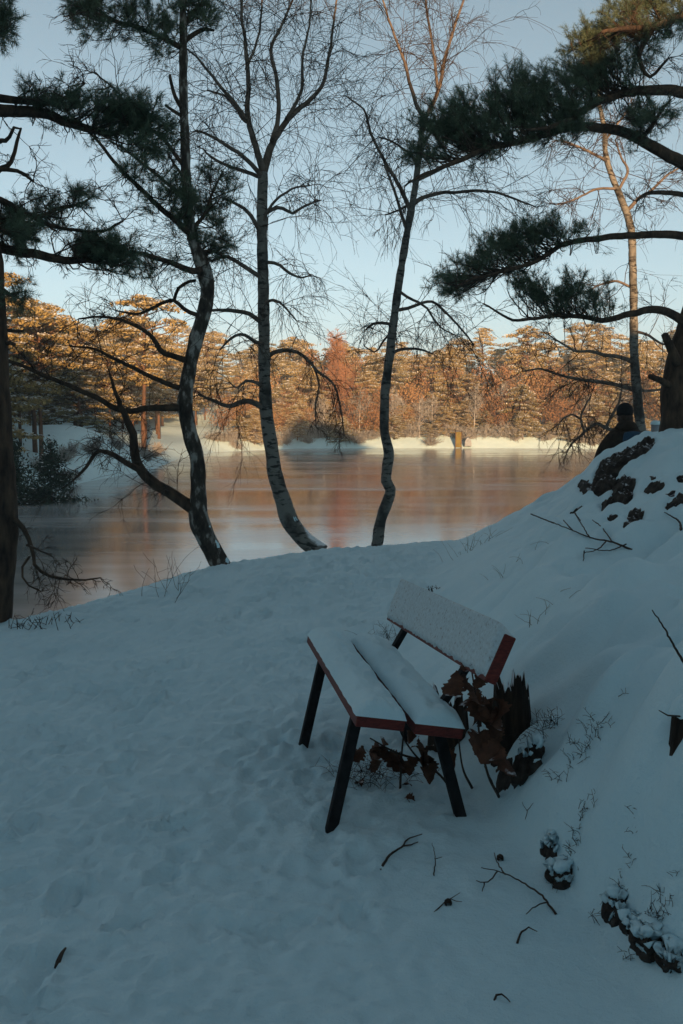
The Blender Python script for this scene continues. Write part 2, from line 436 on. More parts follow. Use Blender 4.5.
# places where rock or soil shows through: the snow is hollowed there
def zpx(pts, u0, v0, k): return [(u0 + a * k, v0 + b * k) for a, b in pts]
PATCHES = [
    ('long dark rock face slanting below the top of the knoll', .10, zpx([(520, 128), (500, 170), (440, 215), (360, 260), (320, 310), (300, 360), (280, 400), (210, 425), (180, 400), (190, 320), (215, 255), (260, 215), (330, 200), (370, 170), (440, 155), (480, 125)], 560, 420, .18)),
    ('blocky dark rock below the slanting rock face', .10, zpx([(320, 330), (380, 320), (415, 345), (400, 400), (405, 430), (370, 475), (320, 460), (260, 475), (235, 505), (235, 475), (290, 430), (300, 370)], 560, 420, .18)),
    ('dark rock under the left end of the slanting rock face', .06, zpx([(105, 350), (140, 340), (180, 380), (170, 405), (130, 425), (112, 390)], 560, 420, .18)),
    ('lone pebble-sized rock below the blocky rock', .05, zpx([(272, 535), (315, 525), (325, 550), (290, 570), (272, 555)], 560, 420, .18)),
    ('wedge-shaped dark rock halfway down the knoll', .07, zpx([(395, 505), (460, 528), (420, 565), (345, 610), (380, 555)], 560, 420, .18)),
    ('flat dark rock below the broken pine at the right', .06, zpx([(475, 370), (560, 350), (575, 375), (540, 395), (480, 400)], 560, 420, .18)),
    ('small dark rock just above the flat rock', .05, zpx([(500, 318), (532, 313), (538, 337), (498, 347)], 560, 420, .18)),
    ('ragged rock at the right frame edge, lowest of three', .06, zpx([(588, 462), (640, 438), (690, 422), (690, 462), (640, 482), (600, 500), (580, 488)], 560, 420, .18)),
    ('topmost dark rock at the right frame edge', .06, zpx([(640, 315), (695, 312), (695, 350), (658, 342)], 560, 420, .18)),
    ('middle dark rock at the right frame edge', .05, zpx([(588, 408), (632, 396), (645, 430), (608, 444)], 560, 420, .18)),
    ('thin dark rock sliver on the left shoulder of the knoll', .05, zpx([(62, 518), (120, 470), (125, 486), (82, 518)], 560, 420, .18)),
    ('small dark rock between oak leaves and shaded hollow', .04, zpx([(52, 380), (90, 368), (97, 420), (64, 434)], 480, 640, .332)),
]
PATCH_XY = []
for lab, dep, pl in PATCHES:
    W = np.array([hit(u, v) for u, v in pl])
    PATCH_XY.append(W)
    lo, hi = W[:, :2].min(0) - .12, W[:, :2].max(0) + .12
    i0, i1 = np.searchsorted(YS, [lo[1], hi[1]]); j0, j1 = np.searchsorted(XS, [lo[0], hi[0]])
    px_, py_ = GX[i0:i1, j0:j1], GY[i0:i1, j0:j1]
    q = [tuple(w[:2]) for w in W]
    sd_ = poly_sd(px_, py_, q + q[:1], q) + .012 * gnoise(px_ * 14, py_ * 14, 7)
    GZ[i0:i1, j0:j1] += -dep * sstep(.012, -.03, sd_) + .25 * dep * np.exp(-((sd_ - .05) / .035) ** 2) * (py_ > q[0][1] - 9)

mb = MB(); mb.grid(np.stack([GX, GY, GZ], -1))
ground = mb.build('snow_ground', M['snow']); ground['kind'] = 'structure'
mb = MB()
mb.grid(np.stack([*np.meshgrid(np.linspace(-90, 190, 15), np.linspace(4, 160, 13)), np.full((13, 15), LAKE_Z)], -1))
ice = mb.build('frozen_lake', M['ice']); ice['kind'] = 'structure'

# ---------------------------------------------------------------- growing helpers
def unit(v): v = np.asarray(v, float); return v / (np.linalg.norm(v) + 1e-12)

def resample(pts, rad, step):
    pts = np.asarray(pts, float); rad = np.asarray(rad, float)
    L = np.concatenate([[0], np.cumsum(np.linalg.norm(np.diff(pts, axis=0), axis=1))])
    n = max(3, int(L[-1] / step) + 1)
    # Catmull-Rom through the points
    t = np.linspace(0, L[-1], n); out = np.empty((n, 3))
    k = len(pts)
    m = np.gradient(pts, L, axis=0) if k > 2 else np.repeat((pts[1] - pts[0])[None] / L[-1], 2, 0)
    idx = np.clip(np.searchsorted(L, t, 'right') - 1, 0, k - 2)
    h = (L[idx + 1] - L[idx]); w = ((t - L[idx]) / h)[:, None]; h = h[:, None]
    out = ((2 * w**3 - 3 * w**2 + 1) * pts[idx] + (w**3 - 2 * w**2 + w) * h * m[idx]
           + (-2 * w**3 + 3 * w**2) * pts[idx + 1] + (w**3 - w**2) * h * m[idx + 1])
    return out, np.interp(t, L, rad)

def wiggle(p, d, length, nseg, jitter, trop, rng):
    pts = [np.array(p, float)]; d = unit(d); st = length / nseg
    for i in range(nseg):
        d = unit(d + rng.normal(0, jitter, 3) + trop)
        pts.append(pts[-1] + d * st)
    return np.array(pts)

def vunit(a): return a / (np.linalg.norm(a, axis=-1, keepdims=True) + 1e-12)

def vwiggle(p, d, ln, nseg, jit, trop, rng):
    out = [p]; d = vunit(d); st = (ln / nseg)[:, None]
    for i in range(nseg):
        d = vunit(d + rng.normal(0, jit, d.shape) + np.array([0, 0, trop])); out.append(out[-1] + d * st)
    return np.stack(out, 1)

def vtube(mb, ch, rad, n=3):
    N, k = ch.shape[:2]
    if N == 0: return
    tg = vunit(np.gradient(ch, axis=1)); m = tg.mean(1)
    ref = np.where((np.abs(m[:, :1]) < .6), np.array([[1., 0, 0]]), np.array([[0, 1., 0]]))[:, None]
    a = vunit(np.cross(tg, ref)); b = np.cross(tg, a)
    th = np.arange(n) * 2 * math.pi / n
    ring = ch[:, :, None] + rad[:, :, None, None] * (np.cos(th)[None, None, :, None] * a[:, :, None] + np.sin(th)[None, None, :, None] * b[:, :, None])
    i = (np.arange(N)[:, None, None] * k + np.arange(k - 1)[None, :, None]) * n; j = np.arange(n)[None, None]; j2 = (j + 1) % n
    mb.add(ring.reshape(-1, 3), np.stack([i + j, i + j2, i + n + j2, i + n + j], -1).reshape(-1, 4))

def twig_tree(mb, pts, rad, rng, per_m=8, l1=(.35, 1.0), droop=-.05, levels=3, start=.12, r1=.006):
    """fine twigs along a limb: level 1 > 2 > 3"""
    L = np.linalg.norm(np.diff(pts, axis=0), axis=1); cum = np.concatenate([[0], np.cumsum(L)])
    n = int(cum[-1] * per_m) + 2
    t = cum[-1] * (start + (1 - start) * rng.random(n)); t[:2] = cum[-1] * .999
    k = np.clip(np.searchsorted(cum, t) - 1, 0, len(pts) - 2)
    p = pts[k] + (pts[k + 1] - pts[k]) * ((t - cum[k]) / (L[k] + 1e-9))[:, None]
    d = vunit(pts[k + 1] - pts[k]) * .6 + vunit(rng.normal(0, 1, (n, 3))) * .9 + np.array([0, 0, .15])
    ln = rng.uniform(*l1, n) * (1.1 - .45 * t / cum[-1]); rr = np.minimum(r1, rad[k] * .6)
    a = vwiggle(p, d, ln, 7, .17, droop, rng); vtube(mb, a, rr[:, None] * np.linspace(1, .35, 8)[None])
    if levels < 2: return
    m = 6; ix = np.repeat(np.arange(n), m); kk = rng.integers(1, 7, len(ix))
    d2 = vunit(a[ix, kk + 1] - a[ix, kk]) * .75 + vunit(rng.normal(0, 1, (len(ix), 3))) * .7
    l2 = ln[ix] * rng.uniform(.25, .6, len(ix))
    b = vwiggle(a[ix, kk], d2, l2, 5, .19, droop * 1.6, rng); vtube(mb, b, (rr[ix] * .58)[:, None] * np.linspace(1, .5, 6)[None])
    if levels < 3: return
    m = 3; ix3 = np.repeat(np.arange(len(ix)), m); k3 = rng.integers(1, 5, len(ix3))
    d3 = vunit(b[ix3, k3 + 1] - b[ix3, k3]) * .85 + vunit(rng.normal(0, 1, (len(ix3), 3))) * .6
    c = vwiggle(b[ix3, k3], d3, l2[ix3] * rng.uniform(.3, .75, len(ix3)), 3, .16, droop * 2, rng)
    vtube(mb, c, (rr[ix][ix3] * .36)[:, None] * np.linspace(1, .7, 4)[None])

def px_line(tr, y, yv=0.0, rng=None, ramp=0.0):
    """traced (u, v, radius_px) -> world points at a distance y, drifting by ramp in depth along the line"""
    n = len(tr); P, R = [], []
    for i, q in enumerate(tr):
        yy = y + ramp * i / max(1, n - 1) + (rng.normal(0, yv) if rng is not None and 0 < i else 0)
        P.append(at(q[0], q[1], yy)); R.append(q[2] * yy / FPX)
    return np.array(P), np.array(R)

def needle_tufts(mb, org, dr, rng, n=42, sl=.085, nl=.060, w=.0029):
    org = np.asarray(org); dr = np.asarray(dr); N = len(org)
    if N == 0: return
    dr = dr / (np.linalg.norm(dr, axis=1)[:, None] + 1e-9)
    t = rng.random((N, n, 1)) ** .8 * sl
    base = org[:, None] + dr[:, None] * t
    rnd = rng.normal(0, 1, (N, n, 3)); rnd /= np.linalg.norm(rnd, axis=2)[..., None]
    nd = dr[:, None] * .75 + rnd * .8; nd /= np.linalg.norm(nd, axis=2)[..., None]
    tip = base + nd * nl * rng.uniform(.7, 1.15, (N, n, 1))
    sd = np.cross(nd, rng.normal(0, 1, (N, n, 3))); sd /= np.linalg.norm(sd, axis=2)[..., None] + 1e-9
    v = np.stack([base - sd * w / 2, base + sd * w / 2, tip], 2).reshape(-1, 3)
    mb.add(v, None, np.arange(len(v)).reshape(-1, 3))

def pads_on_limb(limb, pads, wood, need, rng, y0, dep=.45):
    """needle pads: side branches leave the limb and spread through an ellipsoid, carrying tufts"""
    for (u, v, ru, rv, nb) in pads:
        yy = y0 + rng.uniform(-.2, .2)
        c = at(u, v, yy); rx, rz = ru * yy / FPX, rv * yy / FPX; ry = max(rx * .6, dep * .6)
        org, dr = [], []
        for i in range(int(nb * 1.5)):
            q = rng.normal(0, 1, 3); q = q / np.linalg.norm(q) * rng.random() ** .4
            tgt = c + q * np.array([rx * 1.3, ry, rz * 1.4])
            dist = np.linalg.norm(limb - tgt, axis=1) + rng.random(len(limb)) * .12
            k = int(np.argmin(dist)); k = max(0, k - rng.integers(0, 4))
            p = limb[k]
            mid = (p + tgt) / 2 + rng.normal(0, .06, 3) + np.array([0, 0, -.03])
            L = np.linalg.norm(tgt - p)
            br, _ = resample([p, mid, tgt], [1, 1, 1], max(.05, L / 7))
            br = br + np.cumsum(rng.normal(0, .006, br.shape), axis=0)
            wood.tube(br, np.linspace(.0055 + .004 * L, .002, len(br)), 4, False)
            for j in range(int(8 + 9 * min(L, 1.0))):
                tt = 1 - .5 * rng.random() ** 1.6; kk = min(len(br) - 2, int(tt * (len(br) - 1)))
                d = unit(unit(br[kk + 1] - br[kk]) * .7 + rng.normal(0, .55, 3) + np.array([0, 0, .3]))
                tl = rng.uniform(.02, .10); e = br[kk] + d * tl
                wood.tube(np.array([br[kk], (br[kk] + e) / 2 + rng.normal(0, .006, 3), e]), [.002, .0017, .0014], 3, False)
                org.append(e - d * .03); dr.append(d)
            org.append(br[-1]); dr.append(br[-1] - br[-2])
        needle_tufts(need, org, dr, rng)

def stub(mb, tr, y):
    P, R = px_line(tr, y); P, R = resample(P, R, .05); mb.tube(P, R, 7)

def make_tree(name, label, cat, base, trunk_tr, y, bark, limbs, rng, limb_mat, twigs=True, lean=0.0, tw=None, group=None, trunk_ramp=0, slim=1.0):
    root = thing(name, label, cat, base, group)
    P, R = px_line(trunk_tr, y, 0, None, trunk_ramp)
    P[1:, 1] += np.cumsum(rng.normal(0, .03, len(P) - 1))
    P, R = resample(P, R, .06)
    R = slim * R * (1 + .05 * gnoise(np.arange(len(R)) * .25, np.zeros(len(R)), 5))
    mb = MB(); mb.tube(P, R, 14)
    me = mb.mesh('trunk')
    for vv in me.vertices:
        n = mnoise.noise(vv.co * 7) * .010 + mnoise.noise(vv.co * 22) * .004
        vv.co += vv.normal * n
    tr = link('trunk', me, bark, root)
    for L in limbs:
        pts, ramp = L[0], L[1]
        opt = L[2] if len(L) > 2 else {}
        lp, lr = px_line(pts, y + opt.get('y', 0), .02, rng, ramp)
        # start inside the trunk
        if opt.get('root', True):
            k = int(np.argmin(np.linalg.norm(P - lp[0], axis=1))); lp[0] = P[k]
        lp, lr = resample(lp, lr * slim, .07)
        lp[1:] += np.cumsum(rng.normal(0, .004, (len(lp) - 1, 3)), axis=0)
        m1 = MB(); m1.tube(lp, lr, 7)
        br = m1.build('branch', limb_mat, root)
        if twigs and not opt.get('bare'):
            m2 = MB(); kw = dict(tw or {}); kw.update(opt.get('tw', {}))
            twig_tree(m2, lp, lr, rng, **kw)
            if m2.n: m2.build('twigs', M['twig'], br, stuff=True)
        if opt.get('pads'):
            wo_, ne = MB(), MB()
            pads_on_limb(lp, opt['pads'], wo_, ne, rng, y + opt.get('y', 0) + ramp * .6)
            wo_.build('side_twigs', M['twig'], br, stuff=True)
            ne.build('needles', M['needles'], br, smooth=False, stuff=True)
    return root, P, R

def snow_on_trunk(root, P, R, k0, k1, side, rng):
    """a ridge of lodged snow along the upper side of a leaning trunk"""
    tr = [c for c in root.children if c.name.startswith('trunk')][0]
    mb = MB(); k = k0
    while k < k1 - 2:
        m = int(rng.integers(2, 5)); pts, rad = P[k:k + m + 1], R[k:k + m + 1]; n = len(pts)
        pts, rad = resample(pts, rad, .025); n = len(pts)
        w = np.sin(np.linspace(.12, math.pi - .12, n)) ** .5
        sd = unit(np.array(side) + rng.normal(0, .18, 3))
        mb.tube(pts + sd[None] * (rad * .50)[:, None] + np.cumsum(rng.normal(0, .003, pts.shape), axis=0), rad * rng.uniform(.50, .60) * w * (1 + .18 * gnoise(np.arange(n) * .8, np.full(n, k * 3.3), 9)), 10)
        k += m + (1 if rng.random() < .4 else 0)
    return mb.build('lodged_snow', M['snow'], tr)

# ---------------------------------------------------------------- the shore trees
r1 = np.random.default_rng(101)
# crooked pine with a forked stem
T1 = [(226, 574, 12), (212, 548, 11.5), (200, 518, 12), (199.5, 490, 9.5), (198, 460, 9), (190, 430, 9), (185.5, 405, 9), (188, 380, 8.5),
      (194, 345, 8.5), (204, 310, 8.5), (206.5, 283, 9), (202, 266, 9), (194, 245, 7.2), (188, 215, 6.6), (186, 180, 6.1), (185, 140, 5.6),
      (184, 100, 5.2), (184, 60, 5), (183, 20, 4.4), (182, -30, 3.6), (180, -90, 2)]
twp = dict(per_m=11, l1=(.25, .85), droop=-.03, r1=.0052)
limbs1 = [
    ([(196, 514, 8), (182, 500, 7.5), (167, 491, 7), (144, 475, 6.5), (137, 463, 6), (131.6, 431, 5), (125, 414, 4), (118, 395, 2.5), (112, 372, 1.5)], -.5, {}),
    ([(140, 470, 4), (128, 463, 3.6), (109, 452, 3), (98, 450, 2.6), (88, 462, 2.2), (80, 473, 1.8), (72, 480, 1)], -.2, {'root': False, 'y': -.4}),
    ([(184, 408, 5), (153, 407, 4), (126, 410, 3.6), (84, 391, 3.2), (50, 379, 2.6), (10, 361, 2), (-20, 352, 1.2)], -1.0, {}),
    ([(184, 390, 3.5), (148, 376, 2.8), (114, 359, 2.2), (91, 349, 1.6), (70, 346, 1)], -.6, {}),
    ([(188.6, 360, 4), (162, 352, 3.4), (153, 339, 2.8), (141, 330, 2.2), (104, 319, 1.6), (80, 322, 1)], -.7, {}),
    ([(200, 312, 3), (188, 311, 2.6), (174, 302, 2.3), (150, 311, 1.8), (134, 315, 1.4), (118, 312, 1)], .3, {}),
    ([(174, 302, 2), (178, 290, 2), (186, 284, 2), (196, 281, 2)], -.1, {'root': False, 'y': .2, 'bare': True}),
    ([(200, 270, 4.5), (190, 270, 4), (163, 261, 3), (140, 254, 2.4), (112, 252, 1.6)], -.4,
        {'pads': [(150, 262, 22, 10, 5)]}),
    ([(186, 240, 4.2), (165, 213, 3.4), (140, 190, 2.8), (117, 168, 2.3), (94, 142, 1.8), (60, 110, 1.1)], -.8, {'tw': {'per_m': 4},
        'pads': [(165, 195, 20, 16, 9), (135, 170, 16, 12, 5)]}),
    ([(185, 165, 2.6), (165, 140, 2.2), (140, 118, 1.8), (118, 92, 1.3), (95, 70, .9)], -.3, {}),
    ([(187, 200, 2.4), (150, 170, 2), (128, 150, 1.6), (108, 138, 1.1)], .5, {'pads': [(150, 160, 20, 10, 5)]}),
    ([(190, 232, 2.8), (204, 215, 2.2), (214, 190, 1.6), (224, 172, 1)], .5, {'pads': [(212, 195, 20, 26, 13), (205, 230, 17, 18, 9)]}),
    ([(187, 178, 2), (175, 165, 1.6), (168, 150, 1)], -.4, {'bare': True, 'pads': [(178, 205, 14, 22, 8)]}),
    ([(196, 248, 2.6), (212, 250, 2), (224, 257, 1.2)], .3, {'pads': [(215, 246, 18, 14, 8)]}),
    ([(185, 110, 2.8), (176, 98, 2.4), (169, 76, 1.8)], -.3, {'bare': True}),
    ([(185, 118, 2.2), (176, 112, 2), (166, 105, 1.6)], -.2, {'bare': True}),
    ([(184, 45, 3.2), (196, 32, 2.8), (204, 29, 2.4), (213, 30, 1.4)], .2, {'bare': True}),
    ([(183, 50, 3.6), (165, 38, 3), (140, 26, 2.4), (112, 18, 1.8), (80, 8, 1.2)], -.4, {'tw': {'per_m': 3},
        'pads': [(150, 14, 24, 14, 12), (110, 18, 24, 13, 12), (75, 3, 22, 12, 8), (157, 42, 10, 10, 4), (92, 32, 14, 8, 4)]}),
    ([(183, 25, 3), (195, 10, 2.4), (206, 0, 1.6), (216, -14, 1)], .3, {'bare': True, 'pads': [(200, 6, 16, 15, 10), (212, -8, 14, 14, 6), (180, -14, 26, 16, 12)]}),
    ([(182, -20, 3), (160, -40, 2.4), (130, -50, 1.6)], -.3, {'bare': True, 'pads': [(140, -22, 32, 20, 16), (100, -14, 28, 16, 12), (185, -60, 36, 30, 18)]}),
]
Y1 = 10.3
b1 = at(222, 569, Y1)
pine1, P1, R1 = make_tree('pine_tree', 'crooked pine with a forked snow-flecked trunk, leftmost of the lakeside trio', 'tree', b1, T1, Y1,
                          M['pine_mottled'], limbs1, r1, M['pine_bark'], True, tw=twp, slim=.82)
snow_on_trunk(pine1, P1, R1, 1, 10, (.75, -.35, .55), r1)

r2 = np.random.default_rng(202)
T2 = [(322, 553, 11), (302, 538, 10.5), (290, 522, 10.5), (283, 500, 10), (276, 478, 9.2), (272, 450, 8.6), (267, 420, 8), (265, 390, 7.8), (264, 350, 7.4),
      (263, 300, 7), (262, 250, 6.5), (262, 205, 6.2), (263, 172, 6)]
twb = dict(per_m=11, l1=(.4, 1.5), droop=-.075, r1=.0050)
tk = {'root': False}
limbs2 = [
    ([(263, 172, 5.6), (271, 144, 4.2), (286, 120, 3.4), (308, 100, 2.8), (320, 88, 2.3), (329, 55, 1.8), (334, 20, 1.3), (342, -20, .9)], .4),
    ([(262, 172, 4.5), (256, 150, 3.8), (246, 117, 3.2), (246, 85, 2.8), (245, 60, 2.3), (241, 25, 1.8), (238, -20, 1.2)], -.3),
    ([(272, 142, 3.2), (277, 122, 2.8), (275, 75, 2.3), (271, 52, 2), (284, 22, 1.6), (296, -8, 1.2), (300, -40, .8)], .1, tk),
    ([(260, 175, 3), (246, 160, 2.6), (227, 147, 2.2), (205, 136, 1.7), (190, 131, 1.1)], -.5),
    ([(262, 176, 2.6), (238, 168, 2.1), (215, 156, 1.6), (206, 148, 1)], .5),
    ([(247, 120, 2.6), (232, 98, 2.2), (214, 75, 1.8), (198, 56, 1.3), (186, 46, .9)], -.4, {'root': False, 'y': -.2}),
    ([(246, 122, 2), (225, 97, 1.6), (205, 88, 1.1)], .6, {'root': False, 'y': -.2}),
    ([(262, 238, 3), (250, 214, 2.4), (240, 205, 2), (224, 197, 1.3)], -.4),
    ([(264, 212, 2.6), (280, 208, 2.2), (294, 212, 1.8), (306, 205, 1.5), (322, 199, 1)], .5),
    ([(263, 262, 2.4), (276, 264, 2), (290, 274, 1.7), (300, 278, 1.2), (312, 275, .8)], .4),
    ([(261, 275, 3), (243, 266, 2.6), (226, 258, 2.2), (208, 262, 1.6), (192, 250, 1)], .3),
    ([(260, 322, 3.2), (250, 316, 2.8), (232, 313, 2.4), (214, 312, 1.8), (200, 316, 1)], -.2),
    ([(264, 345, 2.8), (257, 343, 2.4), (242, 335, 2), (228, 342, 1.6), (220, 350, 1)], -.5),
    ([(265, 357, 3), (275, 352, 2.7), (294, 350, 2.3), (308, 358, 2), (318, 370, 1.7), (335, 384, 1.4), (341, 407, 1.1), (345, 435, .7)], .5, {'tw': {'droop': -.15, 'l1': (.25, .6)}}),
    ([(312, 362, 1.4), (318, 385, 1.1), (315, 405, .9), (316, 428, .6)], .2, {'root': False, 'y': .3, 'tw': {'droop': -.2, 'l1': (.2, .4)}}),
    ([(266, 388, 2.4), (256, 383, 2.1), (244, 382, 1.7), (238, 388, 1.3), (230, 384, .9)], -.4),
    ([(267, 408, 4), (255, 403, 3.6), (244, 401, 3.2), (230, 407, 2.8), (213, 402, 2.2), (198, 396, 1.4)], -.3),
    ([(263, 305, 2), (275, 300, 1.7), (290, 310, 1.3), (300, 322, .8)], -.4),
    ([(262, 225, 2), (272, 205, 1.7), (292, 190, 1.3), (310, 186, .8)], -.5),
    ([(286, 120, 2.4), (300, 95, 2), (302, 60, 1.6), (310, 25, 1.2), (312, -15, .8)], -.3, {'root': False, 'y': .1}),
    ([(246, 70, 1.8), (258, 40, 1.4), (262, 10, 1.1), (264, -20, .8)], .3, {'root': False, 'y': -.2}),
]
Y2 = 11.9
birch2, P2, R2 = make_tree('birch_tree', 'pale birch with a curved snow-lodged foot, middle of the lakeside trio', 'tree', at(318, 550, Y2), T2, Y2,
                           M['birch'], limbs2, r2, M['birch_limb'], True, slim=.82, tw=twb, group='bare birches on the near shore')
snow_on_trunk(birch2, P2, R2, 1, 13, (.72, -.3, .6), r2)

r3 = np.random.default_rng(303)
T3 = [(376, 549, 8), (377, 543, 7.5), (381, 518, 7), (388, 500, 7), (390.5, 490, 7), (386, 480, 6.8), (386.5, 468, 6.8), (388.5, 455, 6.4), (384, 430, 6), (383.7, 411, 6), (386, 381, 5.8),
      (389, 356, 5.6), (393, 324, 5.4), (397, 294, 5), (403, 255, 4.8), (408, 226, 4.6), (415, 186, 4.2), (420, 141, 3.8), (423, 122, 3.6)]
limbs3 = [
    ([(423, 122, 3), (416, 104, 2.5), (412, 90, 2.2), (405, 60, 1.8), (394, 30, 1.4), (383, -5, 1)], -.3),
    ([(422, 124, 3.2), (430, 108, 2.8), (436, 92, 2.5), (443, 60, 2), (458, 18, 1.5), (470, -20, 1)], .3),
    ([(437, 88, 2), (434, 50, 1.7), (428, 0, 1.3), (424, -30, .9)], -.1, {'root': False, 'y': .1}),
    ([(410, 210, 3), (398, 184, 2.5), (385, 161, 2.1), (372, 132, 1.7), (366, 112, 1.3), (352, 100, .9)], -.4),
    ([(406, 233, 2.2), (398, 205, 1.9), (390, 180, 1.6), (384, 165, 1.2)], -.3),
    ([(415, 207, 3), (424, 198, 2.6), (440, 193, 2.3), (455, 192, 2), (480, 190, 1.8), (501, 193, 1.5), (520, 200, 1.2), (535, 206, .8)], .6),
    ([(419, 184, 2.4), (430, 174, 2), (445, 166, 1.7), (462, 158, 1.4), (478, 150, 1)], -.6),
    ([(390, 325, 2.2), (380, 323, 2), (370, 325, 1.7), (365, 330, 1.1)], -.2, {'tw': {'l1': (.2, .5)}}),
    ([(391, 330, 1.7), (382, 340, 1.4), (372, 352, 1.1), (362, 346, .8)], .2),
    ([(395, 312, 2.6), (405, 309, 2.3), (419, 305, 2), (432, 303, 1.8), (448, 315, 1.5), (462, 330, 1.3), (475, 346, 1)], .5),
    ([(398, 294, 2), (410, 299, 1.8), (424, 307, 1.5), (438, 326, 1.1), (452, 335, .8)], -.5),
    ([(389, 358, 2.4), (397, 352, 2.1), (408, 350, 1.8), (422, 351, 1.5), (434, 356, 1)], .4),
    ([(418, 165, 1.8), (404, 150, 1.5), (392, 142, 1.2), (378, 138, .8)], .5),
    ([(420, 150, 1.8), (436, 128, 1.5), (452, 112, 1.2), (470, 104, .8)], .2),
    ([(412, 200, 1.8), (398, 210, 1.4), (384, 214, 1)], .4),
]
Y3 = 12.4
birch3, P3, R3 = make_tree('birch_tree', 'slender birch with an S-bent foot, rightmost of the lakeside trio', 'tree', at(377, 545, Y3), T3, Y3,
                           M['birch'], limbs3, r3, M['birch_limb'], True, slim=.78, tw=twb, group='bare birches on the near shore')

r4 = np.random.default_rng(404)
T4 = [(643, 445, 6.6), (641, 430, 6.4), (637, 395, 6), (634, 350, 5.5), (634, 300, 5), (633, 260, 4.8), (631, 226, 4.6), (621, 196, 4.2), (612, 172, 3.7), (606, 152, 3.3), (606, 130, 3),
      (600, 100, 2.5), (598, 60, 2)]
limbs4 = [
    ([(630, 210, 2.6), (640, 198, 2.2), (652, 192, 1.8), (668, 176, 1.4), (682, 168, 1)], .4),
    ([(608, 162, 2.2), (596, 156, 1.8), (576, 146, 1.4), (560, 140, .9)], -.4),
    ([(620, 192, 2), (628, 170, 1.7), (622, 158, 1.3), (616, 140, .9)], .3),
    ([(618, 188, 1.8), (596, 190, 1.5), (574, 200, 1.1), (556, 205, .8)], -.3),
    ([(634, 362, 3), (620, 357, 2.6), (603, 355, 2.3), (590, 352, 2), (577, 352, 1.7), (562, 345, 1.3), (548, 336, .8)], -.4),
    ([(636, 392, 3.2), (620, 386, 2.8), (603, 383, 2.5), (577, 379, 2.1), (560, 375, 1.7), (542, 369, 1.3), (522, 372, .9)], .4),
    ([(634, 330, 2), (650, 336, 1.7), (664, 344, 1.3), (678, 342, .8)], -.3),
    ([(636, 391, 2.2), (650, 391, 1.8), (664, 389, 1.2)], .3, {'bare': True}),
    ([(640, 436, 3), (622, 432, 2.8), (610, 430, 2.5), (604, 427, 2.4), (597, 424, 2.2), (588, 428, 2), (580, 436, 1.7), (573, 443, 1.2), (567, 452, .7)], -.6, {'tw': {'l1': (.2, .5), 'droop': -.12}}),
    ([(606, 428, 2), (612, 415, 1.8), (618, 402, 1.5), (621, 388, 1.1)], .1, {'root': False, 'y': -.4}),
    ([(584, 432, 1.7), (581, 419, 1.5), (584, 408, 1.3), (590, 396, 1)], -.1, {'root': False, 'y': -.5}),
    ([(582, 420, 1.5), (572, 414, 1.2), (562, 418, .9)], .1, {'root': False, 'y': -.5}),
    ([(633, 290, 1.8), (618, 282, 1.5), (600, 285, 1.1), (586, 292, .8)], .5),
    ([(606, 140, 1.6), (620, 120, 1.3), (632, 104, .9)], .2),
]
Y4 = 17.5
for L in limbs4:
    pass
birch4, P4, R4 = make_tree('birch_tree', 'thin birch behind the knoll, its upper trunk glowing orange in the sun', 'tree', at(642, 445, Y4), T4, Y4,
                           M['birch'], limbs4, r4, M['birch_limb'], True, slim=.78, tw=dict(per_m=9, l1=(.35, 1.4), droop=-.06, r1=.008), group='bare birches on the near shore')
# carry its foot down to the ground behind the knoll
g4 = at(643, 445, Y4); mb = MB()
mb.tube([(g4[0] + .02, g4[1], hz(g4[0], g4[1]) - .3), g4 + np.array([.0, 0, .05])], [.11, .092], 12)
mb.build('trunk', M['birch'], birch4)

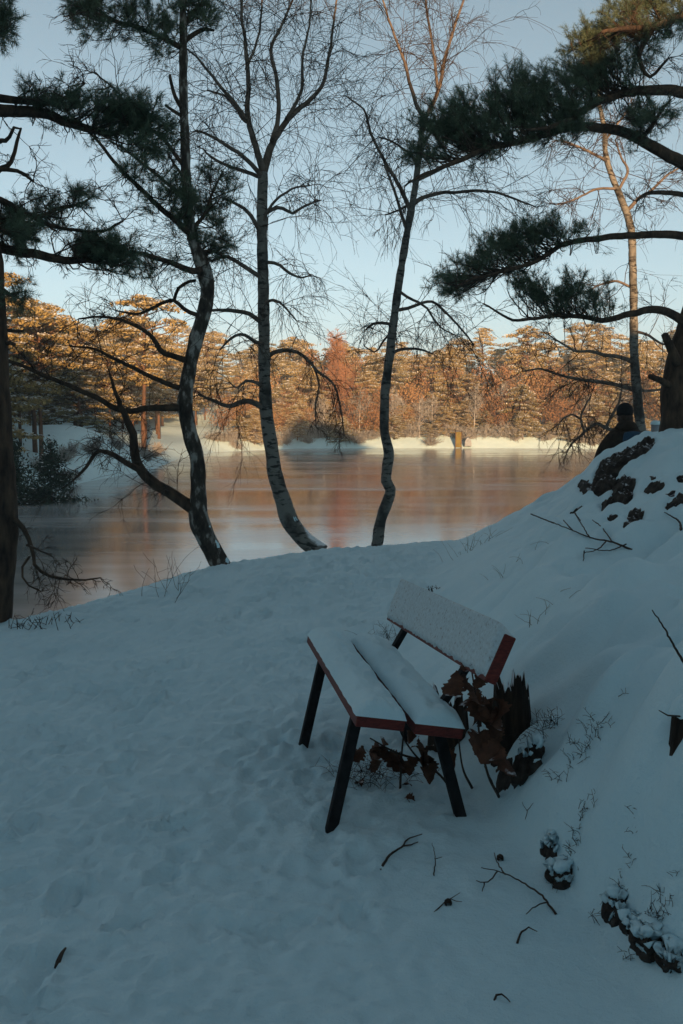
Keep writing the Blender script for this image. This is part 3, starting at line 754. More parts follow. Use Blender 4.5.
# pine at the left edge
r5 = np.random.default_rng(505)
Y5 = 7.4
T5 = [(-14, 650, 21), (-8, 625, 18), (-4, 580, 17), (0, 530, 18), (1, 500, 17), (-1, 440, 15), (-4, 380, 15), (-7, 320, 14.5), (-10, 260, 14), (-16, 180, 13), (-24, 100, 12), (-34, 0, 11), (-44, -120, 9), (-50, -240, 6)]
limbs5 = [
    ([(-22, 106, 7), (0, 112, 6.2), (23, 113, 5.6), (47, 115, 5), (70, 124, 4.4), (94, 134, 3.6), (115, 138, 2.8), (140, 134, 2), (160, 138, 1.3)], .8,
        {'tw': {'per_m': 4}, 'pads': [(128, 112, 26, 13, 15), (148, 128, 18, 12, 10), (105, 122, 20, 10, 7), (112, 100, 20, 7, 5), (60, 108, 20, 7, 4), (150, 145, 14, 8, 4)]}),
    ([(-20, 92, 5), (5, 101, 4), (30, 105, 3.2), (52, 104, 2.4), (70, 95, 1.6), (84, 84, 1)], .5, {'pads': [(40, 100, 22, 8, 5), (75, 100, 18, 9, 4)]}),
    ([(-16, 190, 3), (0, 168, 2.6), (10, 160, 2.2), (17, 135, 1.6), (20, 127, 1)], .3, {'bare': True}),
    ([(-14, 160, 3), (0, 141, 2.4), (10, 140, 2), (17, 128, 1.4), (22, 130, .8)], -.3, {'bare': True}),
    ([(-12, 175, 3), (4, 168, 2.4), (20, 170, 1.9), (36, 179, 1.2)], .3, {}),
    ([(-12, 192, 4), (3, 202, 3.4), (18, 212, 3), (36, 218, 2.6), (55, 210, 2), (75, 205, 1.4), (92, 196, .9)], .6, {'pads': [(25, 222, 20, 8, 6), (55, 208, 18, 7, 4), (82, 198, 16, 8, 4)]}),
    ([(30, 216, 2.4), (52, 226, 2), (75, 228, 1.7), (98, 229, 1.4), (122, 220, .9)], .4, {'root': False, 'y': .2}),
    ([(-12, 240, 6), (0, 247, 5), (35, 253, 4.6), (62, 258, 4.2), (85, 258, 3.4), (110, 252, 2.4), (135, 256, 1.4)], .9,
        {'pads': [(95, 245, 18, 9, 10), (115, 250, 18, 9, 9), (135, 262, 14, 10, 5), (85, 240, 12, 9, 5)]}),
    ([(-10, 225, 3), (5, 232, 2.6), (20, 236, 2), (40, 240, 1.3)], .3, {'bare': True, 'pads': [(12, 228, 14, 10, 8), (30, 236, 12, 8, 5)]}),
    ([(-8, 280, 2.6), (4, 290, 2.2), (12, 296, 1.6), (20, 292, 1)], -.2, {'bare': True, 'pads': [(10, 292, 8, 8, 4)]}),
    ([(-30, 40, 5), (-15, 20, 4), (-4, 12, 3), (3, 8, 2)], -.2, {'bare': True, 'pads': [(-8, 12, 14, 24, 9), (-10, -10, 18, 18, 8), (2, 32, 7, 6, 3)]}),
    ([(4, 330, 2.4), (14, 332, 2), (24, 332, 1.4)], .1, {'bare': True}),
    ([(2, 345, 2.4), (8, 343, 2.2), (14, 345, 1.8)], -.1, {'bare': True}),
    ([(6, 515, 4), (18, 522, 3), (25, 535, 2.4), (32, 552, 2), (33, 566, 1.8), (44, 574, 1.6), (62, 578, 1.3), (84, 580, 1), (100, 578, .7)], -.3,
        {'tw': {'per_m': 16, 'l1': (.1, .32), 'droop': -.04, 'r1': .0035}}),
    ([(30, 556, 1.4), (22, 570, 1.2), (28, 584, 1), (40, 590, .7)], -.1, {'root': False, 'y': -.15, 'tw': {'per_m': 9, 'l1': (.1, .3), 'r1': .003}}),
    ([(27, 545, 1.3), (40, 550, 1.1), (54, 556, .7)], -.1, {'root': False, 'y': -.15, 'tw': {'per_m': 9, 'l1': (.1, .25), 'r1': .003}}),
]
pine5, P5, R5 = make_tree('pine_tree', 'dark pine trunk cut by the left frame edge, long needled limbs reaching right', 'tree', at(-8, 628, Y5), T5, Y5,
                          M['pine_bark'], limbs5, r5, M['pine_bark'], True, tw=dict(per_m=8, l1=(.2, .6), droop=-.02, r1=.0052))
# crown of the same tree above the frame
wo_, ne = MB(), MB()
pads_on_limb(P5[-40:], [(-60, -140, 120, 60, 26), (40, -120, 90, 40, 18), (-80, -240, 110, 50, 20), (-170, -40, 70, 50, 12)], wo_, ne, r5, Y5, 1.2)
crown = ne.build('crown', M['needles'], pine5, smooth=False, stuff=True); wo_.build('crown_twigs', M['twig'], crown, stuff=True)
# dry sprig cluster at the low branch
# pine on the knoll at the right edge
r6 = np.random.default_rng(606)
Y6 = 11.2
T6 = [(676, 446, 19), (678, 425, 17.5), (679, 400, 16.5), (682, 370, 15.5), (692, 335, 14.5), (706, 290, 14), (722, 230, 13.5), (734, 150, 13), (742, 60, 12), (745, -40, 10.5), (740, -150, 8), (736, -230, 5)]
limbs6 = [
    ([(685, 372, 6), (676, 360, 5.2), (671, 348, 4.6), (664.5, 333, 3.6)], -.15, {'bare': True}),
    ([(680, 394, 4.5), (668, 385, 3.8), (660, 381, 3.4), (650, 377, 2.6)], -.2, {'bare': True}),
    # A: the long lower limb of the big mass
    ([(735, 190, 8.5), (700, 172, 7), (670, 155, 6), (641, 138, 5.2), (611, 128, 4.8), (576, 127, 4.2), (531, 138, 3.5), (490, 148, 2.8), (455, 161, 2.1), (423, 174, 1.4), (408, 182, .9)], -1.6,
        {'tw': {'per_m': 3}, 'pads': [(440, 140, 22, 18, 13), (420, 120, 14, 14, 7), (470, 125, 24, 24, 20), (505, 110, 26, 26, 24), (540, 105, 26, 26, 24), (455, 105, 16, 16, 8), (415, 155, 16, 12, 7), (528, 75, 18, 18, 10), (500, 82, 16, 12, 6),
                                      (575, 112, 22, 18, 12), (480, 150, 18, 10, 7), (533, 141, 10, 6, 3)]}),
    ([(738, 115, 7.5), (700, 95, 6.2), (672, 88, 5.4), (646, 86, 4.8), (611, 92, 4), (581, 106, 3.2), (552, 118, 2.3), (525, 120, 1.4)], -1.3,
        {'tw': {'per_m': 3}, 'pads': [(595, 75, 24, 20, 16), (565, 85, 22, 20, 16), (620, 60, 22, 18, 12), (585, 48, 20, 16, 12), (640, 110, 14, 10, 5), (650, 120, 16, 8, 5)]}),
    ([(743, 20, 7), (710, 20, 5.8), (680, 16, 4.6), (655, 26, 3.6), (630, 30, 2.6), (600, 36, 1.6)], -1.2,
        {'tw': {'per_m': 3}, 'pads': [(610, 22, 22, 18, 15), (635, 10, 22, 18, 14), (590, 35, 18, 14, 9), (662, 6, 20, 14, 10), (650, 45, 16, 10, 6), (575, 58, 12, 12, 5), (680, 32, 12, 10, 4)]}),
    ([(655, 26, 2.4), (640, 60, 2.2), (650, 78, 1.8), (668, 60, 1.2)], -.1, {'root': False, 'y': -.9}),
    # C
    ([(722, 238, 6.5), (683, 238, 4.2), (641, 238, 3.6), (601, 241, 3.1), (561, 246, 2.6), (531, 262, 2.2), (501, 271, 1.8), (470, 280, 1.4), (450, 288, .9)], -1.5,
        {'tw': {'per_m': 3}, 'pads': [(535, 233, 26, 12, 13), (510, 245, 24, 12, 12), (485, 262, 24, 14, 12), (462, 276, 20, 14, 12), (448, 292, 14, 12, 7), (555, 228, 20, 9, 7), (495, 238, 16, 8, 5), (585, 232, 16, 6, 3)]}),
    # D
    ([(706, 330, 6), (683, 321, 4.8), (668, 313, 4.3), (651, 309, 3.9), (636, 313, 3.5), (621, 317, 3.2), (601, 321, 2.8), (580, 317, 2.4), (556, 316, 2), (532, 319, 1.7), (511, 320, 1.4), (495, 311, 1.1), (481, 304, .8)], -1.4,
        {'tw': {'per_m': 6, 'l1': (.2, .6), 'r1': .004}, 'pads': [(575, 290, 24, 14, 10), (545, 285, 22, 14, 8), (520, 290, 18, 12, 6), (600, 300, 18, 10, 5), (560, 305, 20, 7, 5), (515, 270, 14, 10, 4)]}),
    ([(730, 200, 4.5), (700, 195, 3.2), (683, 194, 2.6), (665, 192, 2.3), (648, 194, 1.9), (636, 202, 1.2)], -.8, {'tw': {'per_m': 5, 'l1': (.2, .5)}}),
    ([(641, 138, 2.4), (655, 122, 2), (664, 108, 1.6), (672, 100, 1)], -.2, {'root': False, 'y': -1.0, 'pads': [(660, 118, 16, 8, 5), (638, 128, 12, 8, 4)]}),
]
pine6, P6, R6 = make_tree('pine_tree', 'stout pine with broken stubs atop the rocky knoll at right edge', 'tree', at(677, 436, Y6), T6, Y6,
                          M['pine_bark'], limbs6, r6, M['pine_bark'], True, tw=dict(per_m=8, l1=(.2, .6), droop=-.02, r1=.0052))
wo_, ne = MB(), MB()
pads_on_limb(P6[-60:], [(740, -110, 100, 60, 26), (640, -90, 90, 50, 22), (720, -220, 100, 60, 22)], wo_, ne, r6, Y6 - .6, 1.5)
crown = ne.build('crown', M['needles'], pine6, smooth=False, stuff=True); wo_.build('crown_twigs', M['twig'], crown, stuff=True)

# ---------------------------------------------------------------- the wood across the lake
def face_cloud(mb, c, n_dir, size, rng, asp=.6):
    """small leaf-sized quads at centres c"""
    N = len(c); a = rng.normal(0, 1, (N, 3))
    a = a - n_dir * (a * n_dir).sum(1)[:, None]; a /= np.linalg.norm(a, axis=1)[:, None] + 1e-9
    b = np.cross(n_dir, a)
    s = size[:, None]
    v = np.stack([c - a * s - b * s * asp * .4, c + b * s * asp, c + a * s - b * s * asp * .3, c - b * s * asp * .9], 1).reshape(-1, 3)
    mb.add(v, np.arange(len(v)).reshape(-1, 4))

def pine_proto(seed, H, low, rmax, npad, bushy=False):
    rng = np.random.default_rng(seed)
    tr, fo, sn = MB(), MB(), MB()
    k = 9; zs = np.linspace(-.6, H * .97, k)
    bend = np.cumsum(rng.normal(0, .06, (k, 2)), axis=0) * np.linspace(0, 1, k)[:, None] * H / 9
    tp = np.column_stack([bend, zs]); trd = np.linspace(.15, .035, k) * H / 9
    tr.tube(tp, trd, 7)
    for i in range(npad):
        f = (i + rng.random()) / npad
        z = H * (low + (1 - low) * f)
        prof = (math.sin(min(1, (1 - f) * 1.35 + .10) * math.pi * .5)) if bushy else math.sin(math.pi * (.12 + .80 * (1 - f)) ** .9)
        a = rng.random() * 2 * math.pi
        rr = rmax * prof * rng.uniform(.25, 1.0) ** .6
        x0 = np.interp(z, zs, tp[:, 0]); y0 = np.interp(z, zs, tp[:, 1])
        c = np.array([x0 + rr * math.cos(a), y0 + rr * math.sin(a), z + rng.normal(0, .15) + (0 if bushy else .15 * rr)])
        if rr > .5:
            tr.tube(np.array([[x0, y0, z - .35], (np.array([x0, y0, z - .2]) + c) / 2, c]), [.05, .04, .015], 4, False)
        pr = rng.uniform(.45, .95) * (rmax / 2.4) ** .5
        n = int(170 * pr)
        q = rng.normal(0, 1, (n, 3)); q /= np.linalg.norm(q, axis=1)[:, None]; q *= rng.random((n, 1)) ** .4
        ca, sa = math.cos(a), math.sin(a); R3 = np.array([[ca, sa, -.12], [-sa, ca, 0], [0, 0, 1]])
        pos = c + (q * np.array([pr * 1.35, pr * .75, pr * .26])) @ R3
        nd = q * .6 + rng.normal(0, .7, (n, 3)) + np.array([0, 0, .35]); nd /= np.linalg.norm(nd, axis=1)[:, None]
        face_cloud(fo, pos, nd, rng.uniform(.06, .14, n), rng)
        m = int(n * .34)
        q = rng.normal(0, 1, (m, 3)); q /= np.linalg.norm(q, axis=1)[:, None]; q *= rng.random((m, 1)) ** .5; q[:, 2] = np.abs(q[:, 2]) * .6 + .25 * (1 - (q[:, 0] ** 2 + q[:, 1] ** 2))
        pos = c + (q * np.array([pr * 1.3, pr * .7, pr * .34])) @ R3 + np.array([0, 0, .05])
        nd = q * .5 + rng.normal(0, .25, (m, 3)) + np.array([0, 0, 1.0]); nd /= np.linalg.norm(nd, axis=1)[:, None]
        face_cloud(sn, pos, nd, rng.uniform(.06, .15, m), rng, .8)
    return tr.mesh('trunk'), fo.mesh('crown', False), sn.mesh('branch_snow', False)

def bare_proto(seed, H, spread, nt, thick, low=.25):
    rng = np.random.default_rng(seed); tr, fo = MB(), MB()
    k = 8; tp = np.column_stack([np.cumsum(rng.normal(0, .08, (k, 2)), axis=0), np.linspace(-.5, H * .9, k)])
    tr.tube(tp, np.linspace(.12, .02, k), 6)
    for i in range(nt):
        f = rng.random() ** .8; z = H * (low + (.88 - low) * f)
        p = np.array([np.interp(z, tp[:, 2], tp[:, 0]), np.interp(z, tp[:, 2], tp[:, 1]), z])
        a = rng.random() * 2 * math.pi
        L = spread * (1.1 - .75 * f) * rng.uniform(.5, 1)
        d = np.array([math.cos(a), math.sin(a), rng.uniform(.4, 1.3)])
        b = wiggle(p, d, L, 5, .15, np.array([0, 0, .05]), rng)
        tr.tube(b, np.linspace(.035, .012, 6), 3, False)
        for j in range(14):
            kk = rng.integers(1, 6); d2 = unit(unit(d) * .5 + rng.normal(0, .6, 3) + np.array([0, 0, .2]))
            c = wiggle(b[kk], d2, L * rng.uniform(.25, .5), 3, .2, np.array([0, 0, -.05]), rng)
            fo.tube(c, np.linspace(thick, thick * .5, 4), 3, False)
            for q in range(2):
                d3 = unit(d2 * .6 + rng.normal(0, .6, 3))
                e = wiggle(c[rng.integers(1, 4)], d3, L * rng.uniform(.12, .28), 2, .2, np.array([0, 0, -.06]), rng)
                fo.tube(e, [thick * .6, thick * .5, thick * .35], 3, False)
    return tr.mesh('trunk'), fo.mesh('crown', True)

def leafy_proto(seed, H, R, n):
    rng = np.random.default_rng(seed); tr, fo = MB(), MB()
    for i in range(5):
        a = rng.random() * 6.28; b = wiggle((0, 0, -.4), (math.cos(a) * .3, math.sin(a) * .3, 1), H * rng.uniform(.7, 1), 6, .12, np.zeros(3), rng)
        tr.tube(b, np.linspace(.07, .015, 7), 5, False)
    for i in range(n):
        c = np.array([rng.normal(0, R * .42), rng.normal(0, R * .42), H * rng.uniform(.2, .95)])
        m = 26; q = rng.normal(0, .28, (m, 3)); nd = rng.normal(0, 1, (m, 3)); nd /= np.linalg.norm(nd, axis=1)[:, None]
        face_cloud(fo, c + q, nd, rng.uniform(.05, .10, m), rng, .8)
    return tr.mesh('trunk'), fo.mesh('crown', False)

def shrub_proto(seed, H, R, n):
    rng = np.random.default_rng(seed); fo = MB()
    for i in range(n):
        a = rng.random() * 6.28; s = rng.random()
        b = wiggle((math.cos(a) * .2 * R, math.sin(a) * .2 * R, -.15), (math.cos(a) * s, math.sin(a) * s, .9), H * rng.uniform(.6, 1.1), 5, .2, np.zeros(3), rng)
        fo.tube(b, np.linspace(.034, .016, 6), 3, False)
        for j in range(7):
            c = wiggle(b[rng.integers(1, 6)], rng.normal(0, 1, 3) + np.array([math.cos(a) * .5, math.sin(a) * .5, .5]), H * rng.uniform(.2, .45), 3, .25, np.zeros(3), rng)
            fo.tube(c, [.024, .020, .016, .011], 3, False)
    return (fo.mesh('crown', True),)

def put(proto, names, mats, name, label, cat, group, x, y, sc, rot, zoff=0.0):
    root = thing(name, label, cat, (x, y, hz(x, y) + zoff), group)
    root.scale = (sc[0], sc[0], sc[1]); root.rotation_euler = (0, 0, rot)
    first = None
    for nm, me, mt in zip(names, proto, mats):
        o = bpy.data.objects.new(nm, me)
        if not me.materials: me.materials.append(mt)
        COL.objects.link(o)
        o.parent = first if nm == 'branch_snow' else root
        if nm == 'crown': first = o
    return root

TALL = [pine_proto(1000 + i, H, low, r, n) for i, (H, low, r, n) in enumerate([(10, .40, 2.7, 52), (9.2, .30, 3.0, 56), (11, .46, 2.4, 48), (8.4, .26, 2.8, 52)])]
BUSHY = [pine_proto(2000 + i, H, low, r, n, True) for i, (H, low, r, n) in enumerate([(8.5, .06, 3.0, 76), (7.4, .05, 3.2, 76), (9.4, .08, 2.6, 76), (6.2, .05, 2.7, 64)])]
BARE = [bare_proto(3000, 10.5, 2.6, 95, .02), bare_proto(3001, 8.5, 2.4, 55, .017)]
PALE = [bare_proto(3100, 6.5, 2.6, 26, .02, .15)]
LEAFY = [leafy_proto(4000, 4.5, 2.6, 90), leafy_proto(4001, 3.6, 2.4, 80)]
LEAFY[0][1].materials.append(M['rust_leaf']); LEAFY[1][1].materials.append(M['copper_leaf'])
SHRUB = [shrub_proto(5000, 1.7, 1.0, 60), shrub_proto(5001, 1.3, 1.1, 55)]
PN, = ((('trunk', 'crown', 'branch_snow')),)
# give half the prototypes the olive needles
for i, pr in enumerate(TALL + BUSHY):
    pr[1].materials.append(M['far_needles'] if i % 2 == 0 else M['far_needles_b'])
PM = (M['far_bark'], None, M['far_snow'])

rt = random.Random(77)
def scatter(n, xr, yr, mind, ok):
    pts = []
    for _ in range(n * 60):
        x, y = rt.uniform(*xr), rt.uniform(*yr)
        if not ok(x, y): continue
        if all((x - a) ** 2 + (y - b) ** 2 > mind * mind for a, b in pts): pts.append((x, y))
        if len(pts) >= n: break
    return pts

def shore_d(x, y): return float(poly_sd(np.array([x]), np.array([y]), FAR, FAR_IN)[0])
G_LEFT, G_FAR, G_RIGHT = 'pines on the left bank', 'pines along the far shore left of centre', 'pines along the far shore right of centre'
# left bank: tall-trunked pines, feet in shade and tops in sun
for i, (x, y) in enumerate(scatter(64, (-46, -17.0), (54, 122), 2.7, lambda x, y: shore_d(x, y) > (4.5 if y < 84 else 3) and not (-23 < x < -15 and 66 < y < 79))):
    put(TALL[i % 4] if i % 3 else BUSHY[i % 4], PN, PM, 'pine_tree', 'tall pine on the left bank, foot in shade and crown in sun', 'tree', G_LEFT, x, y, (rt.uniform(.85, 1.2), rt.uniform(.72, 1.08)), rt.uniform(0, 6.28))
for i, (x, y) in enumerate([(-18.6, 54), (-20.5, 57), (-18.2, 60.5), (-22.5, 55), (-19.5, 63.5), (-24, 60), (-21.5, 50), (-24.5, 66)]):
    put(TALL[(i + 2) % 4], PN, PM, 'pine_tree', 'shaded pine at the front of the left bank, near the dark spruces', 'tree', 'front pines of the left bank', x, y, (.95, rt.uniform(.8, 1.0)), i * 1.1)
# far shore, left of centre
for i, (x, y) in enumerate(scatter(84, (-40, 10), (124, 172), 2.7, lambda x, y: shore_d(x, y) > 5)):
    sc = .95 * rt.uniform(.66, 1.08) * (1.12 if rt.random() < .15 else 1)
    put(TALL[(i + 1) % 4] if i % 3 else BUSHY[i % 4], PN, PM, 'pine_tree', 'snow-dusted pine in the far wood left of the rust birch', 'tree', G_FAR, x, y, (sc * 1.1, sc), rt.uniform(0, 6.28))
# far shore, right of centre: bushy, snow-laden
for i, (x, y) in enumerate(scatter(100, (10, 66), (116, 174), 2.8, lambda x, y: shore_d(x, y) > 2.5)):
    sc = .92 * rt.uniform(.62, 1.08) * (1.15 if rt.random() < .2 else 1) * (1.12 if x > 34 else 1)
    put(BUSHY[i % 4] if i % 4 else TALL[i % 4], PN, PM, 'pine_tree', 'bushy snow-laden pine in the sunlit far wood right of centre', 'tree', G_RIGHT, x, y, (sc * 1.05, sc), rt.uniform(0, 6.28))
# young trees and frosted growth down to the far waterline
for i, (x, y) in enumerate(scatter(46, (-12, 46), (118, 134), 1.5, lambda x, y: .8 < shore_d(x, y) < 6.5)):
    sc = rt.uniform(.22, .48)
    put(BUSHY[i % 4], PN, PM, 'young_pine', 'young snow-laden pine close to the far waterline', 'tree', 'young pines at the far waterline', x, y, (sc * 1.25, sc), rt.uniform(0, 6.28))
# marked single trees
def col_x(u, y): return (u - 341.5) / FPX * y
put(TALL[2], PN, PM, 'pine_tree', 'tallest pine in the left bank wood, rising above its neighbours', 'tree', None, col_x(128, 74), 80, (1.25, 1.12), 1.0)
put(BUSHY[2], PN, PM, 'pine_tree', 'pointed snowy pine on the far shore above the yellow board', 'tree', None, col_x(450, 133), 134, (1.1, 1.05), 2.0)
put(TALL[0], PN, PM, 'pine_tree', 'highest broad pine on the far shore, midway between yellow board and person', 'tree', None, col_x(528, 132), 133, (1.15, 1.2), 4.0)
BN = ('trunk', 'crown')
x, y = col_x(338, 131), 131
put(BARE[0], BN, (M['far_bark'], M['rust_twig']), 'birch_tree', 'tall rust-red bare birch at the centre of the far shore', 'tree', None, x, y, (1.35, 1.32), 0)
for i, (u, y, s_) in enumerate([(322, 134, .85), (352, 136, .8)]):
    put(BARE[1], BN, (M['far_bark'], M['rust_twig']), 'birch_tree', ['smaller rust-brown bare birch just left of the tall rust-red birch', 'smaller rust-brown bare birch just right of the tall rust-red birch'][i],
        'tree', None, col_x(u, y), y, (s_, s_), 2 * i)
for i, (x, y) in enumerate(scatter(26, (-16, 48), (127, 146), 3.0, lambda x, y: 3 < shore_d(x, y) < 18)):
    sc = rt.uniform(1.2, 1.9)
    put(LEAFY[i % 2], BN, (M['far_bark'], None), 'copper_tree', 'copper-leaved tree among the pines of the far wood', 'tree', 'copper-leaved trees in the far wood', x, y, (sc * .72, sc), rt.uniform(0, 6.28))
for i, (x, y) in enumerate(scatter(14, (-14, 46), (126, 136), 3.5, lambda x, y: 2 < shore_d(x, y) < 9)):
    put(PALE[0], BN, (M['frost_twig'], M['frost_twig']), 'bare_tree', 'frosted bare tree at the front edge of the far wood', 'tree', 'frosted bare trees of the far wood', x, y, (rt.uniform(.7, 1.1), rt.uniform(.7, 1.15)), rt.uniform(0, 6.28))
G_RUST = 'rust-leaved bushes on the far shore'
for i, (u, y) in enumerate([(222, 124), (236, 127), (252, 127), (270, 127), (284, 129), (300, 130), (366, 131), (374, 129), (392, 131), (405, 129), (345, 128), (490, 130), (478, 132), (316, 129), (500, 128), (545, 129), (565, 127), (585, 130)]):
    put(LEAFY[i % 2], BN, (M['far_bark'], M['rust_leaf']), 'leafy_bush', 'rust-leaved bush below the pines of the far shore', 'bush', G_RUST, col_x(u, y), y + .5, (.85, rt.uniform(.75, 1.05)), rt.uniform(0, 6))
for i, (u, y) in enumerate([(418, 128), (432, 130), (402, 129.5)]):
    put(PALE[0], BN, (M['frost_twig'], M['frost_twig']), 'bare_tree', ['pale frosted bare tree leaning at the water, right of the slender birch trunk', 'second pale frosted bare tree, just left of the yellow board', 'short pale frosted bare tree behind the slender birch trunk'][i],
        'tree', None, col_x(u, y), y, (.8, .85), i)
G_SHRUB = 'frosted shrubs at the far waterline'
for i in range(44):
    u = 212 + i * 9.0 + rt.uniform(-4, 4)
    yy = 150.0
    for q in np.arange(100, 150, .3):
        if shore_d(col_x(u, q), q) > .5: yy = q; break
    yy += rt.uniform(0, 2.5)
    put(SHRUB[i % 2], ('crown',), (M['frost_twig'],), 'frosted_shrub', 'low frosted shrub at the far waterline', 'shrub', G_SHRUB, col_x(u, yy), yy, (rt.uniform(.8, 1.3), rt.uniform(.6, 1.25)), rt.uniform(0, 6))
for i in range(14):
    yy = 58 + i * 2.6; xx = -60
    for q in np.arange(-12, -26, -.25):
        if shore_d(q, yy) > .4: xx = q; break
    put(SHRUB[i % 2], ('crown',), (M['frost_twig'],), 'frosted_shrub', 'low frosted shrub along the left shore', 'shrub', 'frosted shrubs on the left shore', xx - rt.uniform(0, 2), yy, (rt.uniform(.4, .8), rt.uniform(.35, .7)), rt.uniform(0, 6))

# dark spruce by the left shore
def spruce(x, y, H, R, label, seed):
    rng = np.random.default_rng(seed); root = thing('spruce_tree', label, 'tree', (x, y, hz(x, y)))
    tr, fo, sn = MB(), MB(), MB(); z0 = hz(x, y)
    tr.tube([(x, y, z0 - .3), (x, y, z0 + H)], [.09, .015], 7)
    for i in range(170):
        f = rng.random(); z = z0 + .1 + H * f; a = rng.random() * 6.28; L = R * (1.05 - f) * rng.uniform(.6, 1.1)
        p = np.array([x, y, z]); e = p + np.array([math.cos(a) * L, math.sin(a) * L, -.12 * L])
        tr.tube([p, e], [.015, .005], 3, False)
        n = int(40 * L) + 8; t = rng.random((n, 1)) ** .7
        pos = p + (e - p) * t + rng.normal(0, .09, (n, 3)) * (1 + t)
        nd = rng.normal(0, 1, (n, 3)); nd /= np.linalg.norm(nd, axis=1)[:, None]
        face_cloud(fo, pos, nd, rng.uniform(.05, .11, n), rng, .5)
        if rng.random() < .35:
            pos = p + (e - p) * rng.random((6, 1)) + np.array([0, 0, .07]); nd = rng.normal(0, .2, (6, 3)) + np.array([0, 0, 1.]); nd /= np.linalg.norm(nd, axis=1)[:, None]
            face_cloud(sn, pos, nd, rng.uniform(.06, .12, 6), rng, .8)
    tr.build('trunk', M['far_bark'], root); c = fo.build('crown', M['spruce'], root, False); sn.build('branch_snow', M['far_snow'], c, False, True)
spruce(col_x(48, 47), 47.5, 4.2, 2.5, 'dark spruce with snow flecks at the left shore beside the edge trunk', 1)
spruce(col_x(14, 46), 46, 4.0, 2.2, 'low dark spruce half hidden behind the left edge trunk', 2)
spruce(col_x(85, 49), 48.5, 1.3, 1.6, 'squat dark spruce at the foot of the snow slope', 3)

# ---------------------------------------------------------------- far shore board, tarp
x, y = col_x(459, 124.5), 125.4
z = hz(x, y); mb = MB()
root = thing('notice_board', 'tall mustard-yellow board standing at the far waterline', 'board', (x, y, z))
mb.box((x, y, z + 1.1), (.33, 0, 0), (0, .06, 0), (0, 0, .95)); mb.build('panel', M['yellow'], root, False, bevel=.03)
for s_ in (-1, 1):
    mb = MB(); mb.box((x + s_ * .37, y, z + .9), (.04, 0, 0), (0, .07, 0), (0, 0, 1.2)); mb.build('post', M['far_bark'], root, False)
x, y = col_x(468, 125), 126
z = hz(x, y); mb = MB()
a = np.linspace(0, math.pi, 12); g = []
for q in np.linspace(-.9, .9, 7):
    w = .5 * (1 - .15 * abs(q)); g.append(np.stack([x + w * np.cos(a), np.full(12, y + q), z - .05 + 1.2 * np.sin(a) ** .7 * (1 - .12 * abs(q))], -1))
mb.grid(np.array(g))
for e in (0, -1):
    mb.add(np.vstack([g[e], [[x, y + (-.95 if e == 0 else .95), z]]]), None, [(i, i + 1, 12) for i in range(11)])
tag(mb.build('tarpaulin_shelter', M['tarp']), 'pale grey domed shelter right of the yellow board on far shore', 'shelter')

# ---------------------------------------------------------------- bench
L_ = unit((-.164, .987, 0)); W_ = unit((.987, .164, 0)); Z_ = np.array([0, 0, 1.])
TILT = math.radians(9)
WS = W_ * math.cos(TILT) - Z_ * math.sin(TILT); NS = W_ * math.sin(TILT) + Z_ * math.cos(TILT)
O = np.array([.057, 3.54, .462])
BL, BW, BT = 1.37, .185, .045
bench = thing('bench', 'small red plank bench with black legs under a layer of snow', 'bench', (O + L_ * .65 + W_ * .2)[:2].tolist() + [0.0])
rb = np.random.default_rng(9)
def bench_pt(l, w, z): return np.array([O[0], O[1], 0]) + L_ * l + W_ * w + Z_ * z
for i, w0 in enumerate((0.0, BW + .034)):
    c = O + L_ * BL / 2 + WS * (w0 + BW / 2) - NS * BT / 2 + (L_ * -.02 if i else 0)
    mb = MB(); mb.box(c, L_ * BL / 2, WS * BW / 2, NS * BT / 2)
    pl = mb.build('seat_plank', M['red_paint'], bench, False, bevel=.005)
    # snow lying on the plank
    nl, nw = 150, 26
    a = np.linspace(-1, 1, nl); b = np.linspace(-1, 1, nw)
    A2, B2 = np.meshgrid(a, b, indexing='ij')
    edge = np.clip(1 - np.abs(B2) ** 2.4, 0, 1) ** .6 * np.clip(1 - np.abs(A2) ** 34, 0, 1) ** .5
    th = .056 * edge * (1 + .30 * fbm(A2 * 4 + i * 9, B2 * 1.2, 4, 91)) + .0015 * gnoise(A2 * 40, B2 * 6, 5) * edge - .004 * (1 - edge)
    side = B2 * (BW / 2 + .004 + .004 * gnoise(A2 * 9, B2 * 0 + i, 3))
    P = (c + NS * (BT / 2))[None, None] + L_ * (A2 * (BL / 2 + .002))[..., None] + WS * side[..., None] + NS * th[..., None]
    mb = MB(); mb.grid(P, True); mb.build('snow_layer', M['snow'], pl)
# backrest plank, leaning back
B0 = np.array([.503, 3.43, .618]); LB = unit(np.array([.215, 4.78, .560]) - B0); UP = unit(np.array([.082, .016, .178])); UP = unit(UP - LB * UP.dot(LB)); NB = unit(np.cross(LB, UP)); NB = NB if NB[0] < 0 else -NB
BH = .182
c = B0 + LB * BL / 2 + UP * BH / 2 - NB * .024
mb = MB(); mb.box(c, LB * BL / 2, UP * BH / 2, NB * .024)
bk = mb.build('backrest_plank', M['red_paint'], bench, False, bevel=.005)
nl, nw = 160, 30
a = np.linspace(-1, 1, nl); s2 = np.linspace(0, 1, nw)
A2, S2 = np.meshgrid(a, s2, indexing='ij')
